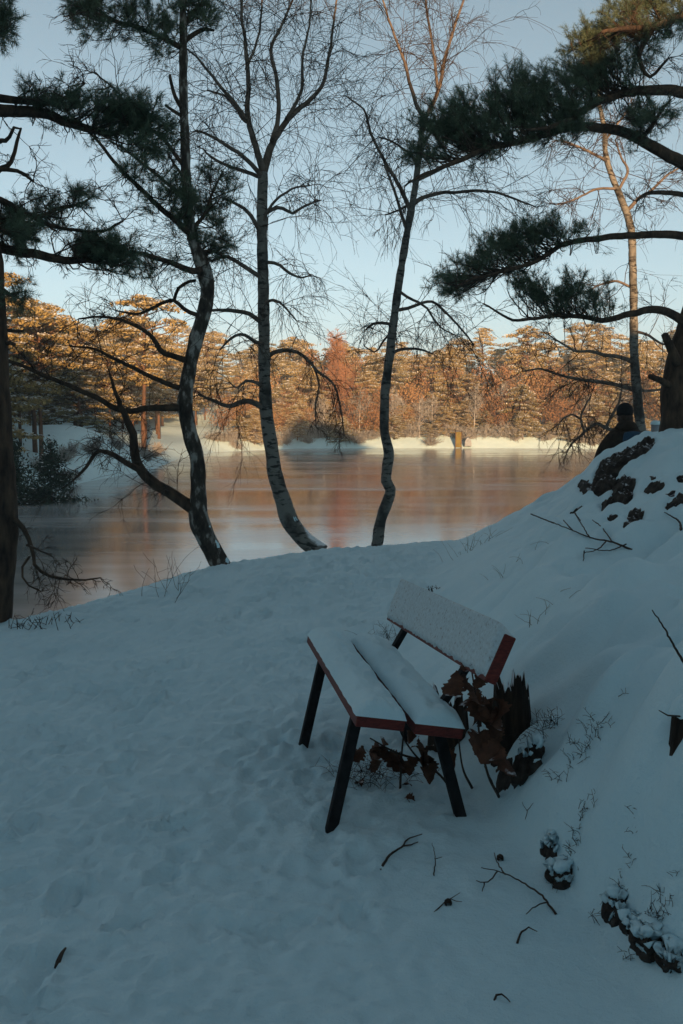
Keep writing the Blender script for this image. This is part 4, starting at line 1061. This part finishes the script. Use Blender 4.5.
# s: 0 lower edge of the face -> .72 top edge -> 1 back edge of the top
fr = np.clip(S2 / .74, 0, 1); tp = np.clip((S2 - .74) / .26, 0, 1)
rag = .010 + .010 * fbm(A2 * 14, A2 * 0, 3, 17)
face = np.clip(fr * 9, 0, 1) ** .6 * np.clip(1 - np.abs(A2) ** 40, 0, 1) ** .5
th = (.017 + .012 * fr) * face * (1 + .12 * fbm(A2 * 6, fr * 1.5, 3, 23)) * (1 - tp * .6)
up_h = fr * BH + rag * (1 - fr) + .030 * np.sin(np.clip((S2 - .55) / .45, 0, 1) * math.pi) * face
P = (B0 + LB * BL / 2)[None, None] + LB * (A2 * (BL / 2 - .004))[..., None] + UP * up_h[..., None] + NB * (th - tp * .046 - .003 * (1 - face))[..., None]
mb = MB(); mb.grid(P); mb.build('snow_layer', M['frost'], bk)
# legs and back supports
def bar(p, q, w, name, mt, t=None):
    p, q = np.asarray(p), np.asarray(q); ax = unit(q - p); s_ = unit(np.cross(ax, L_)); r_ = np.cross(ax, s_)
    mb = MB(); mb.box((p + q) / 2, s_ * w / 2, r_ * (t or w) / 2, ax * np.linalg.norm(q - p) / 2)
    return mb.build(name, mt, bench, False, bevel=.004)
for l in (.19, 1.08):
    zf = .462 - BT - .004
    foot = bench_pt(l - .03, -.075, 0); foot[2] = hz(foot[0], foot[1]) - .04
    bar(foot, bench_pt(l, .035, zf - .004), .043, 'leg', M['black_paint'])
    foot = bench_pt(l - .05, .445, 0); foot[2] = hz(foot[0], foot[1]) - .04
    bar(foot, bench_pt(l - .01, .345, zf - .055), .043, 'leg', M['black_paint'])
    bar(bench_pt(l, .045, zf - .030), bench_pt(l, .37, zf - .082), .035, 'crossbar', M['black_paint'])
    lo = bench_pt(l + .045, .33, .335); hi = B0 + LB * (l + .10) + UP * .18 - NB * .066
    bar(lo, hi, .026, 'back_support', M['black_paint'], .045)

# ---------------------------------------------------------------- rocks and stumps on the bank
def snow_capped(name, label, cat, centre, radii, seed, mat, rot=0.0, cap=.05, rough=.25, lo=.1, hi=.55, group=None, sub=4, tilt=0.0):
    import bmesh
    bm = bmesh.new(); bmesh.ops.create_icosphere(bm, subdivisions=sub, radius=1.0)
    off = Vector((seed * 3.7, seed * 1.3, seed * 2.1))
    cr, sr = math.cos(rot), math.sin(rot); ct, st = math.cos(tilt), math.sin(tilt)
    for v in bm.verts:
        d = v.co.copy()
        f = 1 + rough * mnoise.noise(d * 1.3 + off) + rough * .6 * mnoise.noise(d * 3.1 + off) + rough * .25 * abs(mnoise.noise(d * 8 + off))
        f = min(f, 1.22)
        p = Vector((d.x * radii[0], d.y * radii[1], d.z * radii[2])) * f
        p = Vector((p.x * ct + p.z * st, p.y, -p.x * st + p.z * ct))
        v.co = Vector((p.x * cr - p.y * sr, p.x * sr + p.y * cr, p.z))
    bm.normal_update()
    me = bpy.data.meshes.new(name); bm.to_mesh(me)
    me.polygons.foreach_set('use_smooth', [True] * len(me.polygons))
    root = thing(name, label, cat, centre, group)
    me['local'] = 1
    body = link('stone' if name == 'rock' else 'block', me, mat, root)
    if cap:
        for v in bm.verts:
            n = v.normal
            k = float(sstep(lo, hi, np.array(n.z + .22 * mnoise.noise(v.co * 9 + off))))
            v.co = v.co + n * (-.035 + (.035 + cap) * k) + Vector((0, 0, cap * .3 * k))
        m2 = bpy.data.meshes.new('snow_cap'); bm.to_mesh(m2); m2['local'] = 1
        m2.polygons.foreach_set('use_smooth', [True] * len(m2.polygons))
        link('snow_cap', m2, M['snow'], root)
    bm.free()
    return root

def patch_rock(label, dep, W, seed):
    """the rock itself, rising craggy inside its hollow in the snow"""
    q = [tuple(w[:2]) for w in W]; lo, hi = W[:, :2].min(0) - .05, W[:, :2].max(0) + .05
    nx, ny = int(np.clip((hi[0] - lo[0]) / .009, 14, 70)), int(np.clip((hi[1] - lo[1]) / .012, 14, 70))
    X, Y = np.meshgrid(np.linspace(lo[0], hi[0], nx), np.linspace(lo[1], hi[1], ny))
    sd_ = poly_sd(X, Y, q + q[:1], q)
    H = height(X, Y)
    crag = np.abs(fbm(X * 9 + seed, Y * 7, 3, 100 + seed)) * 1.3 + .5 * gnoise(X * 30, Y * 24, 130 + seed)
    Z = H - dep * .08 + dep * (.55 * sstep(.02, -.07, sd_)) + dep * .40 * (crag - .35) - .30 * sstep(.012, .06, sd_)
    root = thing('rock', label, 'rock', (W[:, 0].mean(), W[:, 1].mean(), W[:, 2].mean()), 'dark rocks breaking through the snow')
    mb = MB(); mb.grid(np.stack([X, Y, Z], -1)); mb.build('stone', M['rock'], root, True)
for i, ((lab, dep, pl), W) in enumerate(zip(PATCHES, PATCH_XY)): patch_rock(lab, dep, W, i)
for i, (u, v, hw, hh, dep, ro, lab) in enumerate([  # dark stones stand in for the shaded, heathery gaps under the snow lip
        (530, 770, 15, 26, .06, .25, 'dark rock standing in for the shaded hollow in the bank behind the bench'),
        (672, 962, 14, 11, .05, .2, 'lowest dark stone standing in for shade in the bottom right hollow'),
        (552, 851, 10, 11, .035, .2, 'fist-sized dark stone standing in for shade under the left lip of the bank'),
        (566, 879, 18, 11, .05, .05, 'dark stone clump standing in for the heathery shaded gap in the lower lip of the bank'),
        (617, 914, 12, 16, .05, .35, 'upper dark stone standing in for shade in the bottom right hollow'),
        (633, 930, 12, 9, .04, .5, 'middle dark stone standing in for shade in the bottom right hollow'),
        (653, 946, 20, 15, .06, .1, 'largest dark stone standing in for shade in the bottom right hollow')]):
    p = hit(u, v); sc = p[1] / FPX
    snow_capped('rock', lab, 'rock', p + np.array([0, .2 * dep, 0]), (hw * sc, dep, hh * sc), 60 + i, M['rock'], 0, .022, .6, .42, .8, group='dark rocks breaking through the snow', tilt=ro)

# rotten jagged stump behind the bench
def jagged_stump(name, label, c, r, hgt, seed, cap=False, lean=(0, 0)):
    rng = np.random.default_rng(seed); n, k = 46, 16
    root = thing(name, label, 'stump', c)
    th = np.arange(n) * 2 * math.pi / n
    top = hgt * (.66 + .5 * gnoise(np.cos(th) * 1.7 + seed, np.sin(th) * 1.7, 4) + .16 * gnoise(np.cos(th) * 6 + seed, np.sin(th) * 6, 8) + .05 * rng.random(n) ** 3)
    if cap: top = hgt * (.92 + .08 * rng.random(n))
    V = []
    for i in range(k):
        f = i / (k - 1)
        rr = r * (1.25 - .4 * f ** .6 + .12 * gnoise(th * 2.3, th * 0 + f * .8, seed) + .06 * gnoise(th * 7, th * 0 + f * 1.5, seed + 3))
        V.append(np.stack([c[0] + rr * np.cos(th) + lean[0] * f, c[1] + rr * np.sin(th) + lean[1] * f, c[2] - .1 + (top + .1) * f], -1))
    # inner hollow
    V.append(V[-1] * [1, 1, 1] + np.stack([-np.cos(th) * r * .35, -np.sin(th) * r * .35, -.25 * hgt - .2 * top * 0], -1) * (0.2 if cap else 1))
    V = np.array(V); V = np.concatenate([V, V[:, :1]], axis=1)
    mb = MB(); mb.grid(V, True)
    cc = V[-1].mean(0); m = len(V[-1]); mb.add(np.vstack([V[-1], cc]), None, [(i, i + 1, m) for i in range(m - 1)])
    mb.build('wood', M['rot_wood'], root)
    return root
st = jagged_stump('rotten_stump', 'jagged rotten stump behind the near end of the bench backrest', (.71, 4.05, hz(.71, 4.05) - .04), .08, .36, 3)
st2 = jagged_stump('rotten_stump', 'dark rotten stump seen under the middle of the bench backrest', (.50, 4.5, hz(.50, 4.5) - .02), .09, .30, 8)
# small capped stump at right edge
p = hit(675, 742); p = p + np.array([0.0, -.055, -.045])
st3 = jagged_stump('tree_stump', 'short dark stump with a snow cap at the right frame edge', (p[0] + .025, p[1] + .03, p[2]), .05, .165, 12, True, (.006, .02))
n = 24; rr = np.linspace(0, 1, 9); th = np.linspace(0, 2 * math.pi, n)
RR, TH = np.meshgrid(rr, th, indexing='ij')
zc = p[2] + .152 + .055 * np.sqrt(np.clip(1 - RR ** 2.4, 0, 1)) + .006 * gnoise(RR * 3 * np.cos(TH), RR * 3 * np.sin(TH), 3) - .012 * RR
mb = MB(); mb.grid(np.stack([p[0] + .045 + .072 * RR * np.cos(TH), p[1] + .03 + .072 * RR * np.sin(TH), zc], -1))
mb.build('snow_cap', M['snow'], st3)
mb = MB(); q0 = np.array([p[0] - .01, p[1] - .01, p[2] + .145]); mb.tube([q0, q0 + [-.04, -.01, .006], q0 + [-.07, -.02, .024]], [.003, .0025, .0015], 5); mb.build('twig', M['twig'], st3)

# snow-topped post beside the pine
g = at(655, 432, 13.2); gz = hz(g[0], g[1]); mb = MB()
pst = thing('wooden_post', 'short snow-topped grey post between the person and the right pine', 'post', (g[0], g[1], gz))
tp = at(655, 424, 13.2)
mb.tube([(g[0], g[1], gz - .2), (g[0], g[1], tp[2])], [.06, .055], 10); mb.build('shaft', M['tarp'], pst)
mb = MB(); a = np.linspace(0, 1, 6); th = np.linspace(0, 6.2832, 14); RR, TH = np.meshgrid(a, th, indexing='ij')
mb.grid(np.stack([g[0] + .07 * RR * np.cos(TH), g[1] + .07 * RR * np.sin(TH), tp[2] - .01 + .06 * np.sqrt(np.clip(1 - RR ** 3, 0, 1))], -1)); mb.build('snow_cap', M['snow'], pst)

# ---------------------------------------------------------------- oak sapling with withered leaves
def oak_leaf_mesh(seed):
    rng = np.random.default_rng(seed)
    prof = [(0, .004), (.06, .006), (.14, .020), (.22, .036), (.29, .022), (.38, .046), (.46, .027), (.56, .055), (.65, .032), (.75, .050), (.84, .028), (.92, .030), (1.0, .004)]
    pt_ = np.array(prof); tt_ = np.linspace(0, 1, 34); prof = list(zip(tt_, np.maximum(.004, np.convolve(np.pad(np.interp(tt_, pt_[:, 0], pt_[:, 1]), 1, 'edge'), [.25, .5, .25], 'valid')) * 1.08))
    Lf = .125; v = []; curl = rng.uniform(.015, .05); fold = rng.uniform(.3, 1.0); tw = rng.uniform(-.5, .5)
    for t, w in prof:
        y = t * Lf; zc = -curl * (2 * t - .6) ** 2
        for sgn in (-1, 0, 1):
            ww = w * (1 + rng.normal(0, .03)) * sgn
            zz = zc + abs(ww) * fold + rng.normal(0, .0008) + .006 * math.sin(t * 9 + sgn * 2) + ww * tw * t
            v.append((ww, y, zz))
    q = []
    for i in range(len(prof) - 1):
        for s_ in (0, 1): q.append((i * 3 + s_, i * 3 + s_ + 1, i * 3 + 4 + s_, i * 3 + 3 + s_))
    mb = MB(); mb.add(v, q)
    me = mb.mesh('leaf', True); me.materials.append(M['oak_leaf']); return me
LEAVES = [oak_leaf_mesh(s_) for s_ in range(6)]
def leafy_sapling(label, base, stems, seed, spots):
    rng = np.random.default_rng(seed); root = thing('oak_sapling', label, 'sapling', base)
    for pts in stems:
        P = np.array([hit(u, v) if (i == 0 and v > 780) else at(u, v, y) for i, (u, v, y) in enumerate(pts)])
        P, R = resample(P, np.linspace(.006, .0028, len(P)), .02); mb = MB(); mb.tube(P, R, 6); mb.build('stem', M['twig'], root)
    for (u, v, y, su, sv, n) in spots:
        for i in range(max(2, int(n * .62))):
            p = at(u + rng.normal(0, su * 1.1), v + rng.normal(0, sv), y + rng.normal(0, .05))
            o = bpy.data.objects.new('leaf', LEAVES[rng.integers(0, 6)]); COL.objects.link(o); o.parent = root
            o.location = Vector(p) - root.location
            o.rotation_euler = (rng.uniform(-2.2, -.7), rng.uniform(-.7, .7), rng.uniform(-1.3, 1.3)); s_ = rng.uniform(.5, .88); o.scale = (s_, s_, s_)
leafy_sapling('withered oak sapling with big brown leaves at the near end of the backrest', (.56, 3.72, hz(.56, 3.72)),
              [[(499, 797, 3.62), (486, 768, 3.62), (480, 740, 3.62), (476, 700, 3.64), (470, 660, 3.66)], [(483, 760, 3.62), (492, 720, 3.62), (496, 680, 3.64)]], 5,
              [(473, 672, 3.68, 8, 12, 10), (487, 700, 3.64, 10, 12, 12), (484, 738, 3.58, 8, 12, 12), (496, 712, 3.64, 7, 8, 5), (470, 690, 3.66, 6, 8, 4)])
leafy_sapling('withered oak sprouts with drooping leaves in the shade beneath the bench seat', (.36, 3.95, hz(.36, 3.95)),
              [[(455, 795, 3.95), (440, 775, 3.95), (420, 760, 3.95), (402, 735, 3.95), (395, 715, 3.95)], [(420, 760, 3.95), (395, 752, 3.95), (370, 738, 3.95)], [(472, 788, 3.85), (462, 765, 3.88), (458, 735, 3.9)], [(400, 790, 4.0), (402, 750, 4.0), (405, 720, 4.0)]], 6,
              [(372, 745, 3.95, 9, 8, 8), (388, 748, 3.95, 8, 8, 6), (432, 752, 3.9, 7, 9, 9), (415, 738, 3.95, 9, 8, 5)])

# ---------------------------------------------------------------- twigs, sticks and small litter
def sprig(label, lines, seed, mat=None, r=.004, name='twig', cat='twig', lift=.012, group=None, y=None):
    """a branched twig lying on or standing in the snow; lines are pixel polylines, first one is the stem"""
    rng = np.random.default_rng(seed); p0 = hit(*lines[0][0]); root = thing(name, label, cat, p0, group)
    for i, ln in enumerate(lines):
        P = []
        for j, uv in enumerate(ln):
            p = hit(uv[0], uv[1]) if len(uv) < 3 else at(uv[0], uv[1], uv[2])
            if len(uv) < 3: p = p + np.array([0, 0, lift * (1 if j or i else .0)])
            P.append(p)
        P, R = resample(P, np.linspace(r * (1 if i == 0 else .65), r * .35, len(P)), .015)
        P[1:-1] += rng.normal(0, .0012, P[1:-1].shape)
        mb = MB(); mb.tube(P, R, 5); mb.build('stem' if i == 0 else 'side_stem', mat or M['twig'], root)
    return root
sprig('branched fallen twig lying on the slope below the rocks', [[(632, 550), (612, 547), (592, 543), (572, 535), (553, 527)], [(606, 546), (596, 555), (584, 558)], [(612, 547), (604, 535), (592, 524)], [(590, 543), (585, 535), (580, 524)], [(626, 549), (610, 555), (585, 553)], [(584, 556), (583, 566)], [(572, 535), (563, 524)]], 1, r=.007, lift=.03, name='fallen_branch', cat='branch')
p = hit(684, 664)
sprig('single bare stem leaning on the right slope above the snow-capped stump', [[(688, 668), (675, 648, p[1] - .05), (664, 628, p[1] - .1), (652, 610, p[1] - .15)]], 2, r=.005)
sprig('short stem poking from the snow at the right edge of knoll', [[(681, 530), (676, 524), (664, 517)]], 3, r=.008, lift=.03)
sprig('many-budded twig lying in front of the bank at bottom right', [[(556, 914), (540, 900), (522, 888), (505, 879), (481, 873)], [(505, 880), (497, 867), (494, 858)], [(497, 877), (484, 888), (476, 886)], [(484, 888), (482, 897)], [(548, 908), (535, 912), (526, 920)]], 4, r=.0042, lift=.02)
sprig('hooked dark twig end below the many-budded twig', [[(517, 943), (522, 935), (530, 931), (537, 935)]], 5, r=.004)
sprig('thin fallen twig on the snow right of the bench foot', [[(380, 870), (390, 858), (402, 850), (408, 842), (422, 837)], [(402, 849), (410, 848), (418, 845)]], 6, r=.0055)
sprig('forked grass-thin twig left of the many-budded twig', [[(434, 912), (448, 903), (460, 896)], [(450, 902), (462, 905)]], 7, r=.0025)
sprig('small forked sprig standing right of the fallen twig', [[(434, 875), (435, 860), (432, 846)], [(435, 862), (442, 860)]], 8, r=.0025)
sprig('curled twig tip at bottom edge, below the hooked twig', [[(494, 1001), (498, 997), (504, 1000), (510, 1006)]], 9, r=.004)
sprig('stubby dark stick on the path at lower left', [[(57, 967), (61, 960), (66, 953)]], 10, r=.0095, lift=.016, name='stick', cat='stick')
sprig('tiny twig between the hooked twig and bank stones', [[(524, 826), (528, 813), (533, 806)], [(527, 814), (522, 805)]], 11, r=.002)
sprig('thin stem drooping from the leaves to the snow by the stump', [[(499, 797), (492, 782, 3.6), (484, 766, 3.6)]], 12, r=.003)
for i, (u, v) in enumerate([(448, 905), (404, 800), (500, 860), (412, 788), (362, 788), (345, 797)]):
    p = hit(u, v); rng = np.random.default_rng(60 + i)
    lab = ['small pine cone on the snow beside the forked thin twig', 'dark leaf scrap under the bench between the legs', 'bud-like dark scrap above the many-budded twig',
           'curled brown leaf just above the dark leaf scrap', 'dark litter scrap right of the near front bench leg', 'twig scrap at the foot of the near front bench leg'][i]
    if i in (0, 2):
        mb = MB()
        for k in range(9):
            f = k / 8; rr = .011 * math.sin(math.pi * (.15 + .8 * f)) + .002; th = np.arange(8) * .785 + k * .39
            v_ = np.array([[p[0] + rr * math.cos(t), p[1] + (f - .5) * .034 + .004 * (j % 2), p[2] + .008 + rr * math.sin(t)] for j, t in enumerate(th)])
            if k: mb.add(np.vstack([prev, v_]), [(j, (j + 1) % 8, 8 + (j + 1) % 8, 8 + j) for j in range(8)])
            prev = v_
        tag(mb.build('pine_cone', M['soil'], None, False), lab, 'pine cone')
    else:
        me = LEAVES[i]; o = bpy.data.objects.new('fallen_leaf', me); COL.objects.link(o); o.location = Vector(p) + Vector((0, 0, .012)); o.scale = (.4, .4, .4)
        o.rotation_euler = (rng.uniform(-.4, .4), rng.uniform(-.4, .4), rng.uniform(0, 6)); tag(o, lab, 'leaf')

# heather and dry grass tufts
def tuft(label, u, v, n, ln, spread, seed, mat, name='grass_tuft', cat='grass', droop=-.12, r=.0012, group=None, px=None):
    rng = np.random.default_rng(seed); p = hit(u, v); root = thing(name, label, cat, p, group); mb = MB()
    sc = p[1] / FPX
    for i in range(n):
        o = p + np.array([rng.normal(0, spread), rng.normal(0, spread * .5), 0]); o[2] = hz(o[0], o[1]) - .005
        d = np.array([rng.normal(0, .55), rng.normal(-.15, .45), 1.0])
        b = wiggle(o, d, ln * rng.uniform(.5, 1.1), 5, .16, np.array([0, 0, droop]), rng)
        mb.tube(b, np.linspace(r, r * .5, 6), 3, False)
        for j in range(2 if name != 'grass_tuft' else 0):
            c = wiggle(b[rng.integers(1, 5)], rng.normal(0, 1, 3) + np.array([0, 0, .6]), ln * .35, 3, .2, np.zeros(3), rng); mb.tube(c, [r * .6] * 4, 3, False)
    mb.build('blades' if name == 'grass_tuft' else 'sprigs', mat, root, stuff=True)
tuft('heather sprigs hanging over the shaded hollow behind the bench', 545, 728, 34, .09, .05, 1, M['soil'], 'heather_tuft', 'heather')
tuft('heather sprigs showing through the bank right of the shaded hollow', 582, 748, 40, .06, .06, 2, M['soil'], 'heather_tuft', 'heather')
tuft('heather sprigs above the stand-in stone in the lower bank lip', 570, 872, 60, .05, .03, 3, M['soil'], 'heather_tuft', 'heather')
tuft('heather sprigs over the upper stand-in stone of bottom right hollow', 618, 902, 60, .05, .025, 4, M['soil'], 'heather_tuft', 'heather')
tuft('heather sprigs over the largest stand-in stone of bottom right hollow', 650, 930, 80, .06, .035, 5, M['soil'], 'heather_tuft', 'heather')
tuft('dry grass clump flattened beneath the front seat plank', 372, 780, 60, .16, .09, 6, M['soil'], 'dry_tuft', 'grass', -.25)
tuft('dry brush behind the bench seat at the far end', 388, 640, 24, .16, .06, 7, M['soil'], 'dry_tuft', 'grass', -.15)
tuft('sparse dry grass on the shoulder where knoll meets path', 470, 550, 22, .26, .10, 8, M['grass'], r=.0016)
tuft('sparse dry grass on the slope right of the bench backrest', 548, 612, 14, .12, .10, 9, M['grass'], 'grass_tuft', r=.0013)
tuft('faint grass stems on the upper slope under the fallen branch', 520, 560, 12, .14, .12, 10, M['grass'], r=.0013)
tuft('dark leafy shoots at the path edge by the left pine', 36, 628, 16, .15, .09, 11, M['soil'], 'heather_tuft', 'heather', 0, .0032)
tuft('second patch of dark shoots on the path edge right of left pine', 68, 622, 8, .10, .08, 12, M['soil'], 'heather_tuft', 'heather', 0, .003)
tuft('thin bare shoots at the shore edge left of the crooked pine', 152, 598, 5, .45, .12, 13, M['twig'], 'bare_shoots', 'shoots', .05, .0022)
tuft('thin bare shoots at the shore edge beside the crooked pine foot', 172, 590, 4, .5, .10, 14, M['twig'], 'bare_shoots', 'shoots', .05, .0022)
p = hit(397, 590)
tuft('small dark shoot behind the far end of the backrest', 432, 592, 8, .06, .02, 15, M['soil'], 'heather_tuft', 'heather', 0, .004)

# ---------------------------------------------------------------- the person on the far side of the knoll
def person():
    Y = 13.0
    hd = at(626, 414, Y); X = hd[0]; top = hd[2] + .11
    seat = top - .86
    root = thing('person', 'person in dark brown coat, dark knit hat and jeans, sitting facing the lake', 'person', (X, Y, seat))
    J = {  # joint: position (relative), radius
        'pelvis': ((0, 0, .09), .155), 'waist': ((.0, .02, .25), .145), 'chest': ((.0, .02, .42), .165), 'neck0': ((0, .03, .55), .085), 'neck': ((0, .04, .60), .058), 'head': ((0, .055, .68), .082), 'crown': ((0, .06, .77), .078),
        'shl': ((-.15, .02, .51), .078), 'ell': ((-.31, -.02, .29), .066), 'wrl': ((-.40, -.03, .07), .044),
        'shr': ((.15, .02, .51), .078), 'elr': ((.22, .12, .28), .060), 'wrr': ((.08, .33, .22), .042),
        'hil': ((-.09, .10, .08), .10), 'knl': ((-.14, .48, .14), .07), 'anl': ((-.13, .60, -.24), .05), 'tol': ((-.14, .76, -.29), .04),
        'hir': ((.09, .10, .08), .10), 'knr': ((.14, .48, .14), .07), 'anr': ((.13, .60, -.24), .05), 'tor': ((.14, .76, -.29), .04)}
    for sd, w, dx in (('l', 'wrl', -1), ('r', 'wrr', 1)):
        b = np.array(J[w][0])
        fd = np.array([-.02, -.02, -1.0]) if sd == 'l' else np.array([-.6, .6, -.3])
        fd = unit(fd); sdv = unit(np.cross(fd, (0, 0, 1) if sd == 'r' else (0, 1, 0)))
        J['pa' + sd] = (tuple(b + fd * .06), .030)
        for k in range(4):
            o = (k - 1.5) * .019; ln = (.062, .074, .070, .055)[k]
            J[f'f{sd}{k}a'] = (tuple(b + fd * .095 + sdv * o), .0095); J[f'f{sd}{k}b'] = (tuple(b + fd * (.095 + ln) + sdv * o * 1.1 + np.array([0, .012, 0])), .0085)
        J[f'f{sd}4a'] = (tuple(b + fd * .05 + sdv * .042), .010); J[f'f{sd}4b'] = (tuple(b + fd * .095 + sdv * .058), .009)
    E = [('pelvis', 'waist'), ('waist', 'chest'), ('chest', 'neck0'), ('neck0', 'neck'), ('neck', 'head'), ('head', 'crown'), ('chest', 'shl'), ('shl', 'ell'), ('ell', 'wrl'), ('chest', 'shr'), ('shr', 'elr'), ('elr', 'wrr'),
         ('pelvis', 'hil'), ('hil', 'knl'), ('knl', 'anl'), ('anl', 'tol'), ('pelvis', 'hir'), ('hir', 'knr'), ('knr', 'anr'), ('anr', 'tor')]
    for sd in 'lr':
        E.append(('wr' + sd, 'pa' + sd))
        for k in range(5): E += [('pa' + sd, f'f{sd}{k}a'), (f'f{sd}{k}a', f'f{sd}{k}b')]
    names = list(J); idx = {n_: i for i, n_ in enumerate(names)}
    me = bpy.data.meshes.new('body'); me.from_pydata([J[n_][0] for n_ in names], [(idx[a], idx[b]) for a, b in E], []); me['local'] = 1
    for mt in ('coat', 'jeans', 'skin', 'hat'): me.materials.append(M[mt])
    ob = bpy.data.objects.new('body', me); COL.objects.link(ob); ob.parent = root
    ob.modifiers.new('skin', 'SKIN'); ob.modifiers.new('sub', 'SUBSURF').levels = 2
    sv = me.skin_vertices[0].data
    for n_ in names:
        r_ = J[n_][1]; sv[idx[n_]].radius = (r_, r_ * (.8 if n_ in ('waist', 'chest', 'pelvis') else 1))
    sv[idx['pelvis']].use_root = True
    bpy.context.view_layer.update()
    ev = ob.evaluated_get(bpy.context.evaluated_depsgraph_get()); m2 = bpy.data.meshes.new_from_object(ev); m2['local'] = 1
    m2.materials.clear()
    for mt in ('coat', 'jeans', 'skin', 'hat'): m2.materials.append(M[mt])
    for pg in m2.polygons:
        c = pg.center; pg.use_smooth = True
        if c.z > .585: pg.material_index = 2
        elif c.y > .16 and c.z < .215 and abs(c.x) < .24: pg.material_index = 1 if c.z > -.24 or c.y < .55 else 3
        elif c.z < .03 and c.x < -.25: pg.material_index = 2
        elif c.z < .11 and c.x > -.2: pg.material_index = 1
        else: pg.material_index = 0
    ob.modifiers.clear(); ob.data = m2
    # coat back, hood, hat, hair and face
    def shell(name, mt, c, r, fn, par, sub=(18, 12)):
        th = np.linspace(0, 2 * math.pi, sub[0]); ph = np.linspace(0, math.pi, sub[1])
        PH, TH = np.meshgrid(ph, th, indexing='ij')
        x_, y_, z_ = np.sin(PH) * np.cos(TH), np.sin(PH) * np.sin(TH), np.cos(PH)
        f = fn(x_, y_, z_)
        P = np.stack([c[0] + r[0] * x_ * f, c[1] + r[1] * y_ * f, c[2] + r[2] * z_ * f], -1); mb = MB(); mb.grid(P, True)
        me_ = mb.mesh(name); me_['local'] = 1; return link(name, me_, M[mt], par)
    shell('hat', 'hat', (0, .06, .785), (.108, .118, .115), lambda x, y, z: np.where(z < -.45, .97, 1.0 + .03 * (np.abs(z + .3) < .14)), ob)
    shell('hair', 'hair', (0, .03, .68), (.098, .09, .11), lambda x, y, z: 1 + .05 * np.sin(9 * x), ob)
    shell('hood', 'coat', (0, -.03, .585), (.155, .10, .085), lambda x, y, z: 1 + .10 * np.cos(3 * x) * (z > 0), ob)
    shell('coat_back', 'coat', (0, .0, .30), (.245, .165, .34), lambda x, y, z: 1 + .03 * np.sin(14 * z) + .05 * np.sin(5 * x), ob, (28, 22))
    shell('backpack', 'jeans', (.05, -.17, .40), (.13, .07, .13), lambda x, y, z: 1 / np.maximum(np.maximum(np.abs(x), np.abs(y)), np.abs(z)) ** .6, ob)
    # nose, ears, eyes, mouth
    mb = MB(); mb.tube([(0, .135, .715), (0, .160, .690), (0, .158, .675), (0, .14, .67)], [.008, .014, .016, .010], 8); me_ = mb.mesh('nose'); me_['local'] = 1; link('nose', me_, M['skin'], ob)
    for s_ in (-1, 1):
        shell('ear', 'skin', (s_ * .092, .055, .69), (.014, .026, .036), lambda x, y, z: 1 + 0 * x, ob, (10, 8))
        shell('eye', 'hat', (s_ * .032, .135, .712), (.012, .010, .008), lambda x, y, z: 1 + 0 * x, ob, (10, 8))
    shell('mouth', 'coat', (0, .137, .648), (.026, .010, .006), lambda x, y, z: 1 + 0 * x, ob, (10, 8))
    # seat under them: a snow-covered boulder
    gz = hz(X, Y)
    return X, Y, seat
PX, PY, PZ = person()
gz = hz(PX, PY)
hh = max(.12, (PZ - gz + .25) / 2)
snow_capped('boulder', 'snow-covered boulder under the sitting person', 'rock', (PX, PY + .06, PZ - hh + .0), (.42, .34, hh), 77, M['rock'], 0, .03, .12, -.2, .3)
print('terrain verts', GX.size, 'person seat', PZ, 'ground', gz)

# ---------------------------------------------------------------- thin winter haze
mh = bpy.data.materials.new('haze'); mh.use_nodes = True
nt = mh.node_tree; nt.nodes.clear()
vo = nt.nodes.new('ShaderNodeVolumePrincipled'); oo = nt.nodes.new('ShaderNodeOutputMaterial')
vo.inputs['Color'].default_value = (.9, .93, .95, 1); vo.inputs['Density'].default_value = .0012; vo.inputs['Anisotropy'].default_value = 0.0
nt.links.new(vo.outputs[0], oo.inputs['Volume'])
mb = MB(); x0, x1, y0, y1 = float(XS[0]) - 5, float(XS[-1]) + 5, float(YS[0]) - 5, float(YS[-1]) + 5
z1 = float(GZ.max()) + 16
mb.box(((x0 + x1) / 2, (y0 + y1) / 2, (z1 - 6) / 2), ((x1 - x0) / 2, 0, 0), (0, (y1 - y0) / 2, 0), (0, 0, (z1 + 6) / 2))
hazeo = mb.build('haze', mh, None, False); hazeo['kind'] = 'stuff'
hazeo['label'] = 'thin cold haze hanging over the frozen lake and wood'
